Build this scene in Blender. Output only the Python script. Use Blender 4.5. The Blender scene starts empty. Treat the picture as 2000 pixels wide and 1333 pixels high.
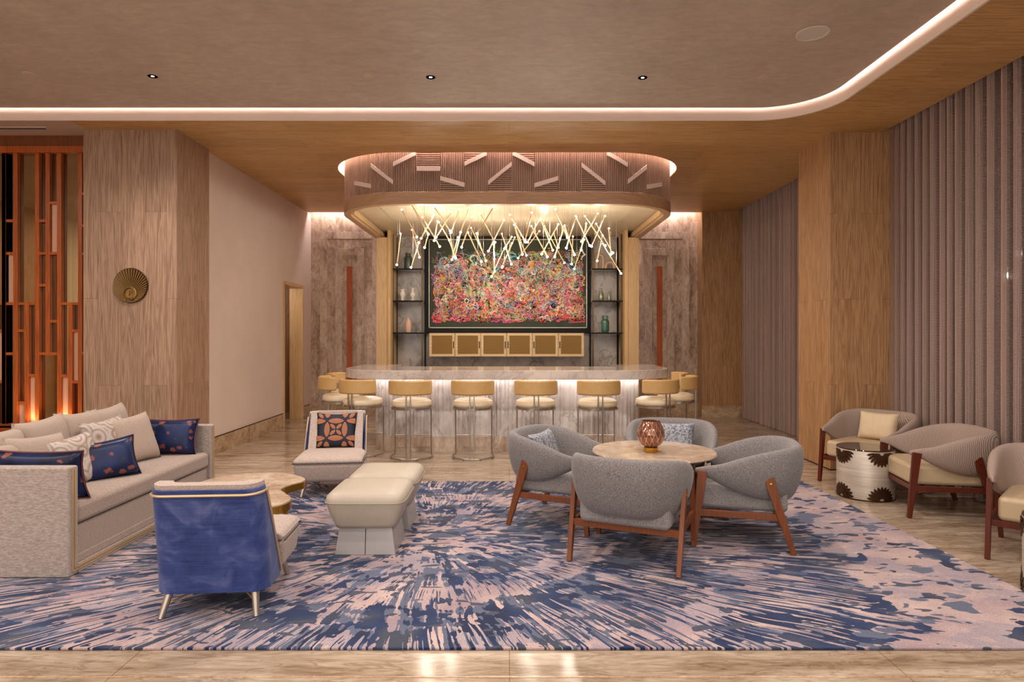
import bpy, bmesh, math, random
from mathutils import Vector, Matrix
S = bpy.context.scene
C = S.collection
PI = math.pi
H = 1.5                                   # eye height; the camera looks along +Y
# ---------------------------------------------------------------- camera, world, exposure
cam = bpy.data.objects.new('camera', bpy.data.cameras.new('camera')); C.objects.link(cam)
cam.location = (0, 0, H); cam.rotation_euler = (PI/2, 0, 0)
cam.data.sensor_width = 36; cam.data.lens = 22.5
cam.data.shift_x = 0.0025; cam.data.shift_y = -0.00575
cam.data.clip_start = .05; cam.data.clip_end = 100
S.camera = cam
S.view_settings.view_transform = 'Standard'; S.view_settings.look = 'None'
S.view_settings.gamma = 1; S.view_settings.use_curve_mapping = False
S.view_settings.exposure = -0.1
S.cycles.max_bounces = 6; S.cycles.diffuse_bounces = 4; S.cycles.glossy_bounces = 3
S.cycles.transmission_bounces = 5; S.cycles.transparent_max_bounces = 6
S.cycles.sample_clamp_indirect = 4.0
S.cycles.caustics_reflective = False; S.cycles.caustics_refractive = False
W = bpy.data.worlds.new('world'); S.world = W; W.use_nodes = True
W.node_tree.nodes['Background'].inputs[0].default_value = (1.0, .95, .90, 1)
W.node_tree.nodes['Background'].inputs[1].default_value = 2.1

def light(kind, name, loc, power, col=(1, .78, .56), size=.1, rot=(0, 0, 0), sy=None, spot=None, spread=None):
    d = bpy.data.lights.new(name, kind); d.energy = power; d.color = col
    if kind == 'AREA':
        d.size = size
        d.shape = 'DISK'
        if sy: d.shape = 'RECTANGLE'; d.size_y = sy
        if spread: d.spread = spread
    elif kind == 'SPOT':
        d.spot_size = spot or 1.6; d.spot_blend = .8; d.shadow_soft_size = size
    else: d.shadow_soft_size = size
    o = bpy.data.objects.new(name, d); C.objects.link(o); o.location = loc; o.rotation_euler = rot
    return o
WARM = (1, .90, .82)
# recessed downlights of the lounge ceiling (trims built further down), then added fill lamps
DOWN = [(-3.25, 5.83), (-.72, 5.85), (1.22, 5.86)]
FILL_OVERHEAD = [(x, y) for y in (3.1, .6, -2.0) for x in (-7.4, -5.2, -3.25, -.72, 1.22, 2.6)]  # unseen overhead lamps without fittings, added to brighten the room
for x, y in DOWN: light('SPOT', 'downlight_and_fill', (x, y, 3.84), 190, WARM, .05, spot=2.5)
for x, y in FILL_OVERHEAD: light('AREA', 'downlight_and_fill', (x, y, 3.845), 34, WARM, .22)

# ---------------------------------------------------------------- helpers
def lin(c): return c/12.92 if c <= .04045 else ((c+.055)/1.055)**2.4
def rgb(r, g, b): return (lin(r/255), lin(g/255), lin(b/255), 1)

class NT:
    def __init__(s, name):
        s.m = bpy.data.materials.new(name); s.m.use_nodes = True
        s.t = s.m.node_tree; s.b = s.t.nodes['Principled BSDF']
        s.m.cycles.emission_sampling = 'AUTO'
    def n(s, typ, **kw):
        x = s.t.nodes.new('ShaderNode' + typ)
        for k, v in kw.items(): setattr(x, k, v)
        return x
    def l(s, a, b): s.t.links.new(a, b)
    def coord(s, kind='Object'): return s.n('TexCoord').outputs[kind]
    def math(s, op, a, b=None, c=None):
        x = s.n('Math', operation=op)
        for i, v in enumerate((a, b, c)):
            if v is None: continue
            if isinstance(v, (int, float)): x.inputs[i].default_value = v
            else: s.l(v, x.inputs[i])
        return x.outputs[0]
    def mapping(s, v, scale=(1, 1, 1), loc=(0, 0, 0), rot=(0, 0, 0)):
        x = s.n('Mapping'); s.l(v, x.inputs[0])
        x.inputs[1].default_value = loc; x.inputs[2].default_value = rot; x.inputs[3].default_value = scale
        return x.outputs[0]
    def noise(s, v, scale=5, detail=4, rough=.5, dist=0, out=0):
        x = s.n('TexNoise'); s.l(v, x.inputs['Vector'])
        x.inputs['Scale'].default_value = scale; x.inputs['Detail'].default_value = detail
        x.inputs['Roughness'].default_value = rough; x.inputs['Distortion'].default_value = dist
        return x.outputs[out]
    def ramp(s, f, stops, interp='LINEAR'):
        x = s.n('ValToRGB'); s.l(f, x.inputs[0]); e = x.color_ramp.elements; x.color_ramp.interpolation = interp
        while len(e) > 1: e.remove(e[0])
        e[0].position = stops[0][0]; e[0].color = stops[0][1]
        for p, c in stops[1:]:
            q = e.new(p); q.color = c
        return x.outputs[0]
    def mix(s, f, a, b, mode='MIX'):
        x = s.n('Mix', data_type='RGBA', blend_type=mode)
        for i, v in ((0, f), (6, a), (7, b)):
            if isinstance(v, (int, float)): x.inputs[i].default_value = v
            elif isinstance(v, tuple): x.inputs[i].default_value = v
            else: s.l(v, x.inputs[i])
        return x.outputs[2]
    def sep(s, v):
        x = s.n('SeparateXYZ'); s.l(v, x.inputs[0]); return x.outputs
    def comb(s, a, b, c=0):
        x = s.n('CombineXYZ')
        for i, v in enumerate((a, b, c)):
            if isinstance(v, (int, float)): x.inputs[i].default_value = v
            else: s.l(v, x.inputs[i])
        return x.outputs[0]
    def bump(s, h, strength=.3, dist=.01):
        x = s.n('Bump'); s.l(h, x.inputs['Height']); x.inputs['Strength'].default_value = strength
        x.inputs['Distance'].default_value = dist; s.l(x.outputs[0], s.b.inputs['Normal'])
    def set(s, col=None, rough=None, metal=None, spec=None, **kw):
        B = s.b.inputs
        for k, v in (('Base Color', col), ('Roughness', rough), ('Metallic', metal), ('Specular IOR Level', spec)):
            if v is None: continue
            if isinstance(v, (int, float, tuple)): B[k].default_value = v
            else: s.l(v, B[k])
        for k, v in kw.items(): B[k.replace('_', ' ')].default_value = v
        return s.m

def plain(name, col, rough=.5, metal=0., noise_scale=0, amount=.15, **kw):
    t = NT(name); c = col
    if noise_scale:
        f = t.noise(t.coord(), noise_scale, 4)
        dk = tuple(v*(1-amount) for v in col[:3])+(1,); lt = tuple(min(1, v*(1+amount)) for v in col[:3])+(1,)
        c = t.ramp(f, [(.3, dk), (.7, lt)])
    return t.set(c, rough, metal, **kw)

def wood(name, c1, c2, axis='v', plank=(2.0, .235), rough=.45, joint=.0012, dark=.72, spec=.4, grain=1.0):
    """axis v: grain runs up, for upright faces of any heading; h: grain runs along X on a level face"""
    t = NT(name); o = t.sep(t.coord())
    if axis == 'v': a, b = o[2], t.math('ADD', o[0], t.math('MULTIPLY', o[1], 1.0))
    else: a, b = o[0], t.math('ADD', o[1], o[2])
    v = t.comb(a, b, 0)
    br = t.n('TexBrick'); t.l(v, br.inputs['Vector']); br.offset = .5; br.offset_frequency = 2
    br.inputs['Scale'].default_value = 1; br.inputs['Brick Width'].default_value = plank[0]; br.inputs['Row Height'].default_value = plank[1]
    br.inputs['Mortar Size'].default_value = joint; br.inputs['Mortar Smooth'].default_value = .1
    br.inputs['Color1'].default_value = (0, 0, 0, 1); br.inputs['Color2'].default_value = (1, 1, 1, 1); br.inputs['Mortar'].default_value = (.5, .5, .5, 1)
    rnd = t.sep(br.outputs['Color'])[0]
    w = t.comb(t.math('MULTIPLY', a, .42), t.math('MULTIPLY', b, 7), t.math('MULTIPLY', rnd, 7))
    g1 = t.noise(w, 1.6, 3, .5, 1.2)
    rings = t.math('FRACT', t.math('MULTIPLY', g1, 6))
    rings = t.math('ABSOLUTE', t.math('SUBTRACT', rings, .5))
    fine = t.noise(t.comb(t.math('MULTIPLY', a, 4), t.math('MULTIPLY', b, 170), rnd), 1, 3, .6)
    f = t.math('ADD', t.math('MULTIPLY', rings, .42*grain), t.math('MULTIPLY', fine, .85))
    col = t.ramp(f, [(.28, c2), (.66, c1)])
    tint = t.ramp(rnd, [(0, (.86, .86, .86, 1)), (1, (1.0, 1.0, 1.0, 1))])
    col = t.mix(1.0, col, tint, 'MULTIPLY')
    col = t.mix(br.outputs['Fac'], col, tuple(v*dark*.8 for v in c2[:3])+(1,))
    t.bump(f, .08, .003)
    return t.set(col, rough, 0, spec)

def marble(name, base, mid, dark, scale=1.0, stretch=(1, 1, 1), rough=.12, vein=.5, tile=None, joint=(.3, .25, .2, 1), tmap=None, spec=.5):
    t = NT(name); o = t.coord(); v = t.mapping(o, stretch)
    n1 = t.noise(v, 1.3*scale, 8, .62, 1.4)
    n2 = t.noise(v, 5*scale, 6, .6, 2.2)
    f = t.math('ADD', t.math('MULTIPLY', n1, .65), t.math('MULTIPLY', n2, .35))
    col = t.ramp(f, [(.32, dark), (.46, mid), (.6, base)])
    vn = t.noise(v, 2.1*scale, 5, .55, 1.8)
    vn = t.math('ABSOLUTE', t.math('SUBTRACT', vn, .5))
    vf = t.ramp(vn, [(0, (vein, vein, vein, 1)), (.022, (0, 0, 0, 1))])
    col = t.mix(vf, col, dark)
    if tile:
        br = t.n('TexBrick'); br.offset = .5
        s = t.sep(o)
        t.l(t.comb(*[t.math('ADD', s[0], s[1]) if k == 'xy' else s['xyz'.index(k)] for k in (tmap or ('x', 'y'))]), br.inputs['Vector'])
        br.inputs['Scale'].default_value = 1; br.inputs['Brick Width'].default_value = tile[0]; br.inputs['Row Height'].default_value = tile[1]
        br.inputs['Mortar Size'].default_value = .003; br.inputs['Mortar Smooth'].default_value = .2
        br.inputs['Color1'].default_value = (.86, .86, .86, 1); br.inputs['Color2'].default_value = (1, 1, 1, 1); br.inputs['Mortar'].default_value = joint
        col = t.mix(1.0, col, br.outputs['Color'], 'MULTIPLY')
    return t.set(col, rough, 0, spec)

def fabric(name, c1, c2, scale=160, stretch=(1, 1, 1), rough=.9, bump=.25, cloud=.0, sheen=.2):
    t = NT(name); o = t.coord()
    f = t.noise(t.mapping(o, stretch), scale, 2, .7)
    col = t.ramp(f, [(.38, c2), (.62, c1)])
    if cloud:
        g = t.noise(o, 6, 3); col = t.mix(t.ramp(g, [(.35, (cloud, cloud, cloud, 1)), (.65, (0, 0, 0, 1))]), col, c2)
    t.bump(f, bump, .002)
    return t.set(col, rough, 0, .25, Sheen_Weight=sheen)

def emit(name, col, strength):
    t = NT(name); t.set((0, 0, 0, 1), .5)
    t.b.inputs['Emission Color'].default_value = tuple(col)+(1,); t.b.inputs['Emission Strength'].default_value = strength
    return t.m

def tag(o, label=None, cat=None, group=None, kind=None):
    if label: o['label'] = label
    if cat: o['category'] = cat
    if group: o['group'] = group
    if kind: o['kind'] = kind
    return o

def obj(name, bm, mat, parent=None, smooth=False, bevel=0, subsurf=0, base=None, seg=2, recalc=True):
    if base is not None: bmesh.ops.translate(bm, verts=bm.verts, vec=-Vector(base))
    if recalc: bmesh.ops.recalc_face_normals(bm, faces=bm.faces)
    me = bpy.data.meshes.new(name); bm.to_mesh(me); bm.free()
    for m in (mat if isinstance(mat, (list, tuple)) else [mat]): me.materials.append(m)
    if smooth:
        me.polygons.foreach_set('use_smooth', [True]*len(me.polygons))
        if smooth != 'all': me.set_sharp_from_angle(angle=math.radians(40))
    o = bpy.data.objects.new(name, me); C.objects.link(o)
    if parent is not None: o.parent = parent
    elif base is not None: o.location = base
    if bevel:
        md = o.modifiers.new('bevel', 'BEVEL'); md.width = bevel; md.segments = seg; md.limit_method = 'ANGLE'
        me.polygons.foreach_set('use_smooth', [True]*len(me.polygons)); md.harden_normals = True
    if subsurf:
        md = o.modifiers.new('subsurf', 'SUBSURF'); md.levels = subsurf; md.render_levels = subsurf
    return o

def thing(name, label, cat, loc=(0, 0, 0), rz=0, group=None):
    o = bpy.data.objects.new(name, None); C.objects.link(o); o.empty_display_size = .1
    o.location = loc; o.rotation_euler = (0, 0, rz)
    return tag(o, label, cat, group)

def copy_tree(o, parent=None):
    c = o.copy(); C.objects.link(c)
    if parent is not None: c.parent = parent
    for ch in list(o.children): copy_tree(ch, c)
    return c

def struct(name, bm, mat, **k): return tag(obj(name, bm, mat, **k), kind='structure')

def B(*args):
    bm = bmesh.new()
    for a in args: box(bm, *a)
    return bm
def box(bm, x0, x1, y0, y1, z0, z1):
    v = [bm.verts.new(p) for p in ((x0, y0, z0), (x1, y0, z0), (x1, y1, z0), (x0, y1, z0), (x0, y0, z1), (x1, y0, z1), (x1, y1, z1), (x0, y1, z1))]
    for f in ((3, 2, 1, 0), (4, 5, 6, 7), (0, 1, 5, 4), (1, 2, 6, 5), (2, 3, 7, 6), (3, 0, 4, 7)): bm.faces.new([v[i] for i in f])
    return v
def loft(bm, rings, cap=True, closed=True):
    R = [[bm.verts.new(p) for p in r] for r in rings]
    n = len(R[0])
    for a, b in zip(R, R[1:]):
        for i in range(n if closed else n-1):
            j = (i+1) % n; bm.faces.new((a[i], a[j], b[j], b[i]))
    if cap and closed:
        bm.faces.new(R[0][::-1]); bm.faces.new(R[-1])
    return R
def tube(bm, pts, r, seg=8, r2=None, closed=False):
    pts = [Vector(p) for p in pts]; n = len(pts); rings = []
    up = Vector((0, 0, 1)); prev = None
    for i, p in enumerate(pts):
        a = pts[i-1] if (i > 0 or closed) else p; b = pts[(i+1) % n] if (i < n-1 or closed) else p
        d = (b-a).normalized()
        if prev is None:
            u = d.cross(up); u = u.normalized() if u.length > 1e-3 else d.cross(Vector((1, 0, 0))).normalized()
        else:
            u = (prev - d*prev.dot(d)).normalized()
        prev = u; w = d.cross(u)
        rr = r if r2 is None else r+(r2-r)*i/max(1, n-1)
        rings.append([p+u*rr*math.cos(2*PI*k/seg)+w*rr*math.sin(2*PI*k/seg) for k in range(seg)])
    if closed: loft(bm, rings+[rings[0]], cap=False)
    else: loft(bm, rings)
def bar(bm, p0, p1, w0, w1, d0, d1, side):
    """rectangular tapered bar; w across 'side', d across the other"""
    p0, p1 = Vector(p0), Vector(p1); ax = (p1-p0).normalized(); s = Vector(side); s = (s-ax*s.dot(ax)).normalized(); t = ax.cross(s)
    loft(bm, [[p+s*a*w/2+t*b*d/2 for a, b in ((-1, -1), (1, -1), (1, 1), (-1, 1))] for p, w, d in ((p0, w0, d0), (p1, w1, d1))])
def lathe(bm, prof, seg=32, c=(0, 0, 0), cap=True):
    loft(bm, [[Vector((c[0]+r*math.cos(2*PI*k/seg), c[1]+r*math.sin(2*PI*k/seg), c[2]+z)) for k in range(seg)] for r, z in prof], cap=cap)
def prism(bm, outline, z0, z1):
    loft(bm, [[Vector((x, y, z0)) for x, y in outline], [Vector((x, y, z1)) for x, y in outline]])
def strip(bm, pa, pb, z0, z1):
    """solid wall between two parallel plan paths"""
    loft(bm, [[Vector((a[0], a[1], z0)), Vector((b[0], b[1], z0)), Vector((b[0], b[1], z1)), Vector((a[0], a[1], z1))] for a, b in zip(pa, pb)])
def sheet(bm, path, z0, z1):
    loft(bm, [[Vector((x, y, z0)), Vector((x, y, z1))] for x, y in path], closed=False)
def catmull(P, n):
    out = []; m = len(P)
    for i in range(m-1):
        p0, p1, p2, p3 = P[max(i-1, 0)], P[i], P[i+1], P[min(i+2, m-1)]
        for k in range(n):
            t = k/n
            out.append(tuple(.5*((2*b)+(-a+c)*t+(2*a-5*b+4*c-d)*t*t+(-a+3*b-3*c+d)*t**3) for a, b, c, d in zip(p0, p1, p2, p3)))
    out.append(tuple(P[-1])); return out
def closed_cat(P, n):
    m = len(P); out = []
    for i in range(m):
        p0, p1, p2, p3 = P[i-1], P[i], P[(i+1) % m], P[(i+2) % m]
        for k in range(n):
            t = k/n
            out.append(tuple(.5*((2*b)+(-a+c)*t+(2*a-5*b+4*c-d)*t*t+(-a+3*b-3*c+d)*t**3) for a, b, c, d in zip(p0, p1, p2, p3)))
    return out
def upath(cx, hw, yf, yb, r, n=20, straight=1):
    """U shaped plan path: back left, round the front, back right"""
    p = [(cx-hw, yb)]
    for k in range(n+1):
        a = PI + PI/2*k/n; p.append((cx-hw+r+r*math.cos(a), yf+r+r*math.sin(a)))
    for k in range(n+1):
        a = 3*PI/2 + PI/2*k/n; p.append((cx+hw-r+r*math.cos(a), yf+r+r*math.sin(a)))
    p.append((cx+hw, yb)); return p
def px(x, y, D): return Vector(((x-995)/1250*D, D, H-(y-655)/1250*D))

# ---------------------------------------------------------------- materials
M = {}
M['oak_v'] = wood('oak_upright', rgb(190, 148, 106), rgb(132, 94, 60), 'v', (1.9, .25))
M['oak_pinkish'] = wood('oak_left_pillar', rgb(180, 146, 120), rgb(120, 90, 68), 'v', (1.9, .25))
M['oak_h'] = wood('oak_ceiling', rgb(218, 178, 120), rgb(170, 128, 76), 'h', (2.4, .30), .42)
M['oak_light'] = wood('pale_oak_trim', rgb(212, 178, 132), rgb(186, 150, 104), 'v', (9, 3), .4, 0)
M['oak_canopy'] = wood('canopy_oak', rgb(206, 168, 132), rgb(168, 130, 98), 'h', (9, 3), .4, 0, grain=.6)
M['slat_shade'] = plain('slat_backing_shade', rgb(112, 78, 62), .6)  # backing coloured darker to stand in for shade between the slats
M['slat'] = wood('canopy_slats', rgb(206, 172, 150), rgb(172, 136, 116), 'v', (9, 3), .45, 0, grain=.4)
M['slat_bar'] = plain('pale_pink_bar', rgb(236, 214, 204), .5)
M['mahogany'] = wood('red_mahogany', rgb(206, 108, 46), rgb(142, 62, 24), 'v', (9, 3), .3, 0, grain=.5)
M['leg_wood'] = wood('teak_leg', rgb(146, 84, 46), rgb(106, 54, 28), 'v', (9, 3), .35, 0, grain=.3)
M['leg_dark'] = wood('dark_red_leg', rgb(112, 48, 28), rgb(76, 28, 16), 'v', (9, 3), .3, 0, grain=.3)
t = NT('ceiling_plaster'); f = t.noise(t.mapping(t.coord(), (1, 2.2, 1)), 7, 8, .65, .6)
t.bump(f, .2, .01)
f = t.math('ADD', t.math('MULTIPLY', f, .6), t.math('MULTIPLY', t.noise(t.coord(), 1.2, 5, .6, .8), .4))
M['plaster'] = t.set(t.ramp(f, [(.3, rgb(176, 160, 146)), (.7, rgb(212, 198, 182))]), .55, 0, .35)
M['wall_plaster'] = plain('wall_plaster', rgb(212, 192, 180), .7, 0, 1.5, .05)
M['cove'] = plain('cove_white', rgb(236, 220, 208), .6)
M['soffit_plaster'] = plain('soffit_plaster', rgb(206, 184, 166), .6, 0, 3, .05)
M['floor'] = marble('travertine_floor', rgb(196, 178, 158), rgb(164, 142, 120), rgb(108, 84, 64), 1.3, (.6, 3.0, 1), .13, .5, (1.75, .9), (.55, .45, .36, 1), spec=.25)
M['skirt'] = marble('marble_skirting', rgb(204, 180, 150), rgb(176, 146, 116), rgb(128, 98, 72), 2, (1, 1, 1.2), .2, .4)
M['stone'] = marble('brown_stone_wall', rgb(218, 196, 176), rgb(178, 152, 132), rgb(106, 80, 64), 1.1, (1.6, 1, .7), .3, .4, (1.25, .28), (.45, .38, .32, 1), ('z', 'xy'))
M['stone_plain'] = marble('brown_stone_block', rgb(218, 200, 180), rgb(184, 160, 140), rgb(120, 96, 80), 1.2, (1.5, 1, .7), .3, .4)
M['bar_marble'] = marble('grey_white_marble', rgb(232, 226, 222), rgb(208, 200, 196), rgb(150, 140, 136), .7, (1, 1, .5), .15, .55)
M['top_marble'] = marble('counter_marble', rgb(204, 192, 184), rgb(184, 170, 162), rgb(140, 124, 116), .8, (.8, 1, 1), .12, .45)
M['back_marble'] = marble('back_wall_marble', rgb(196, 186, 178), rgb(168, 158, 152), rgb(104, 96, 92), .7, (1, 1, .6), .2, .6)
M['table_marble'] = marble('table_marble', rgb(208, 188, 166), rgb(184, 160, 138), rgb(150, 122, 100), 2.4, (1, 1, 1), .12, .3)
M['grey_fab'] = fabric('grey_boucle', rgb(150, 144, 142), rgb(88, 84, 86), 240)
M['grey_seat'] = fabric('grey_seat_weave', rgb(162, 156, 154), rgb(106, 100, 102), 240)
t = NT('ribbed_taupe'); s_ = t.sep(t.coord())
wv = t.math('SINE', t.math('ADD', t.math('MULTIPLY', t.math('ADD', s_[0], s_[1]), 480), t.math('MULTIPLY', t.noise(t.coord(), 30, 2), 4)))
wv = t.math('MULTIPLY_ADD', wv, .5, .5); t.bump(wv, .4, .002)
M['ribbed'] = t.set(t.ramp(wv, [(.2, rgb(136, 116, 108)), (.8, rgb(182, 164, 152))]), .9, 0, .2)
M['cream_leather'] = plain('cream_leather', rgb(190, 168, 136), .42, 0, 12, .05)
M['cream_cushion'] = plain('cream_cushion', rgb(212, 190, 156), .6, 0, 12, .05)
M['sofa'] = fabric('sofa_linen', rgb(176, 158, 146), rgb(146, 128, 118), 200, (1, .35, 1.5))
M['sofa_outer'] = fabric('sofa_outer_linen', rgb(184, 170, 162), rgb(146, 132, 124), 170, (.25, 1, 1.6))
M['cushion_beige'] = fabric('cushion_linen', rgb(182, 164, 150), rgb(160, 140, 128), 240)
M['piping'] = plain('dark_piping', rgb(60, 52, 60), .6)
M['piping_rust'] = plain('rust_piping', rgb(96, 48, 48), .5)
M['gold'] = plain('champagne_gold', rgb(222, 192, 150), .4, .65)
M['brass'] = plain('brushed_brass', rgb(204, 156, 66), .25, 1)
M['bronze'] = plain('dark_bronze', rgb(96, 78, 56), .35, 1)
M['nickel'] = plain('satin_nickel', rgb(190, 178, 164), .32, .85)
M['stool_metal'] = plain('stool_metal', rgb(176, 164, 150), .3, .9)
M['stool_back'] = plain('camel_leather', rgb(190, 152, 96), .45, 0, 10, .05)
M['stool_seat'] = plain('ivory_leather', rgb(222, 204, 172), .4, 0, 10, .04)
t = NT('blue_velvet'); o_ = t.coord()
f = t.noise(o_, 7, 4, .6, .8); g = t.noise(t.mapping(o_, (4, 4, 240)), 1, 2)
col = t.ramp(f, [(.3, rgb(28, 44, 104)), (.52, rgb(46, 66, 130)), (.72, rgb(92, 102, 154))])
col = t.mix(.16, col, t.ramp(g, [(.35, rgb(26, 42, 96)), (.65, rgb(92, 108, 160))]))
M['velvet'] = t.set(col, .6, 0, .3, Sheen_Weight=.15)
M['chair_linen'] = fabric('accent_chair_linen', rgb(200, 182, 170), rgb(160, 142, 134), 170)
M['ott_leather'] = plain('ottoman_leather', rgb(184, 172, 156), .42, 0, 8, .03)
M['ott_base'] = plain('ottoman_base_metal', rgb(176, 170, 168), .35, .35)
M['white_ceramic'] = plain('white_ceramic', rgb(232, 222, 214), .35)
M['pink_ceramic'] = plain('blush_ceramic', rgb(222, 180, 160), .45)
M['tan_ceramic'] = plain('tan_ceramic', rgb(206, 168, 132), .5)
M['dark_green'] = plain('dark_green_glaze', rgb(58, 70, 60), .3)
M['green_glass'] = plain('green_glaze', rgb(70, 112, 96), .2)
M['silver_green'] = plain('silver_green_glaze', rgb(150, 156, 136), .2, .4)
M['black'] = plain('black_metal', rgb(14, 11, 11), .5, spec=.2)
M['shelf_glass'] = plain('smoked_green_glass', rgb(44, 54, 46), .08)
M['cab_oak'] = wood('cabinet_oak', rgb(236, 206, 160), rgb(214, 180, 132), 'h', (9, 3), .4, 0)
M['cab_mesh'] = fabric('brown_cabinet_mesh', rgb(150, 116, 66), rgb(122, 94, 52), 260, bump=.1)
M['white'] = plain('white_paint', rgb(216, 208, 200), .5)
M['vent_dark'] = plain('vent_slot', rgb(88, 92, 96), .5)
M['dark_mirror'] = plain('smoked_mirror', rgb(186, 164, 132), .04, 1)
M['peach_panel'] = plain('peach_glass_panel', rgb(206, 160, 132), .3)
M['night_glass'] = plain('night_window_glass', rgb(20, 18, 20), .06)
M['led'] = emit('cove_led', (1, .78, .71), 32)
M['led_white'] = emit('counter_led', (1, .92, .87), 26)
M['led_wall'] = emit('wall_slot_led', (1, .88, .88), 60)
M['led_canopy'] = emit('canopy_led', (1, .80, .72), 110)
M['bulb'] = emit('bulb_glow', (1, .90, .78), 20)
M['can_ceiling'] = plain('canopy_ceiling_plaster', rgb(212, 194, 164), .35, 0, 4, .04)
# curtain: sheer open weave
t = NT('sheer_curtain'); o_ = t.coord(); s_ = t.sep(o_)
rows = t.math('SINE', t.math('MULTIPLY', s_[2], 2*PI/.013)); cols = t.math('SINE', t.math('MULTIPLY', s_[1], 2*PI/.011))
wv = t.math('MULTIPLY_ADD', t.math('MULTIPLY', rows, cols), .5, .5)
wv2 = t.math('MULTIPLY_ADD', rows, .5, .5)
col = t.ramp(wv2, [(.1, rgb(172, 146, 136)), (.8, rgb(224, 196, 184))])
t.set(col, .85, 0, .2)
tr = t.n('BsdfTransparent'); mx = t.n('MixShader')
lw = t.n('LayerWeight'); lw.inputs[0].default_value = .5
th_ = t.ramp(lw.outputs['Facing'], [(.3, (.95, .95, .95, 1)), (.8, (.03, .03, .03, 1))])
t.l(t.math('MULTIPLY', t.sep(t.ramp(wv, [(.3, (.45, .45, .45, 1)), (.8, (1, 1, 1, 1))]))[0], t.sep(th_)[0]), mx.inputs[0])
t.l(t.b.outputs[0], mx.inputs[1]); t.l(tr.outputs[0], mx.inputs[2]); t.l(mx.outputs[0], t.t.nodes['Material Output'].inputs[0])
M['curtain'] = t.m
# navy silk with rust blossoms
t = NT('navy_silk'); o_ = t.coord()
vo = t.n('TexVoronoi'); t.l(t.mapping(o_, (10, 10, 13)), vo.inputs['Vector']); vo.inputs['Scale'].default_value = 1
nn = t.noise(o_, 40, 2)
d = t.math('ADD', vo.outputs['Distance'], t.math('MULTIPLY', t.math('SUBTRACT', nn, .5), .55))
fl = t.ramp(d, [(.20, (1, 1, 1, 1)), (.27, (0, 0, 0, 1))])
base = t.ramp(t.noise(o_, 5, 3), [(.35, rgb(10, 16, 42)), (.65, rgb(28, 44, 92))])
M['navy'] = t.set(t.mix(fl, base, rgb(132, 74, 62)), .36, .1, .35)
# swirl pattern
t = NT('swirl_weave'); o_ = t.coord()
vo = t.n('TexVoronoi'); t.l(t.mapping(o_, (7, 7, 7)), vo.inputs['Vector']); vo.inputs['Scale'].default_value = 1
fr = t.math('FRACT', t.math('MULTIPLY', vo.outputs['Distance'], 4.5))
M['swirl'] = t.set(t.ramp(fr, [(.25, rgb(182, 168, 160)), (.35, rgb(140, 116, 102)), (.6, rgb(180, 158, 144)), (.8, rgb(190, 182, 178))]), .7)
t = NT('blue_grey_weave'); f = t.noise(t.coord(), 55, 3, .7)
M['bluegrey'] = t.set(t.ramp(f, [(.42, rgb(92, 102, 120)), (.55, rgb(168, 166, 168))]), .8)
M['navy_plain'] = plain('petal_cushion_navy', rgb(26, 28, 48), .7)
M['petal'] = plain('petal_cushion_copper', rgb(158, 98, 64), .6)
M['maroon'] = plain('petal_cushion_maroon', rgb(48, 18, 18), .8)
# table lamp glass
t = NT('copper_glass'); s_ = t.sep(t.coord('Generated'))
M['copper_glass'] = plain('copper_glass', rgb(214, 150, 110), .12, .75)
t = NT('copper_cut_glass'); o_ = t.sep(t.coord())
ang = t.math('ARCTAN2', o_[1], o_[0])
zz = t.math('MULTIPLY', o_[2], 60)
l1 = t.math('SINE', t.math('ADD', t.math('MULTIPLY', ang, 14), zz)); l2 = t.math('SINE', t.math('SUBTRACT', t.math('MULTIPLY', ang, 14), zz))
f = t.math('MAXIMUM', l1, l2)
col = t.ramp(f, [(.88, rgb(160, 104, 80)), (.99, rgb(226, 188, 164))])
M['copper_glass'] = t.set(col, .12, .45, .6, Transmission_Weight=.35)
# silver drum
t = NT('hammered_silver'); o_ = t.coord(); f = t.noise(t.mapping(o_, (60, 60, 90)), 1, 3)
g = t.noise(t.mapping(o_, (3, 3, 60)), 1, 3)
t.bump(f, .2, .003)
M['silver'] = t.set(t.ramp(g, [(.3, rgb(184, 170, 154)), (.7, rgb(212, 200, 186))]), .4, .4)
M['bronze_leaf'] = plain('dark_bronze_petal', rgb(70, 44, 24), .35, .6)
M['smoke_glass'] = plain('smoked_table_glass', rgb(60, 42, 30), .05)
# rug
t = NT('splash_rug'); o_ = t.coord(); s_ = t.sep(o_)
wv_ = t.n('TexNoise'); t.l(t.mapping(o_, (1, 1, 1)), wv_.inputs['Vector']); wv_.inputs['Scale'].default_value = 1.1; wv_.inputs['Detail'].default_value = 2
wo_ = t.sep(wv_.outputs['Color'])
x_ = t.math('ADD', t.math('ADD', s_[0], .58), t.math('MULTIPLY', t.math('SUBTRACT', wo_[0], .5), .22)); y_ = t.math('ADD', t.math('SUBTRACT', s_[1], 4.75), t.math('MULTIPLY', t.math('SUBTRACT', wo_[1], .5), .22))
warp = t.noise(o_, 2.2, 3)
r_ = t.math('POWER', t.math('ADD', t.math('MULTIPLY', x_, x_), t.math('MULTIPLY', y_, y_)), .5)
rw = t.math('ADD', r_, t.math('MULTIPLY', t.math('SUBTRACT', warp, .5), .55))
inv = t.math('DIVIDE', 1, t.math('ADD', r_, .02))
cx_, sx_ = t.math('MULTIPLY', x_, inv), t.math('MULTIPLY', y_, inv)
def polar(K, Mr, off=0):
    return t.comb(t.math('MULTIPLY_ADD', cx_, K, off), t.math('MULTIPLY', sx_, K), t.math('MULTIPLY', r_, Mr))
near = t.sep(t.ramp(r_, [(.25, (0, 0, 0, 1)), (1.0, (1, 1, 1, 1))]))[0]
streak = t.math('SUBTRACT', t.noise(polar(95, 2.6), 1, 0, .5), .5)      # long thin radial hairs
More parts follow.
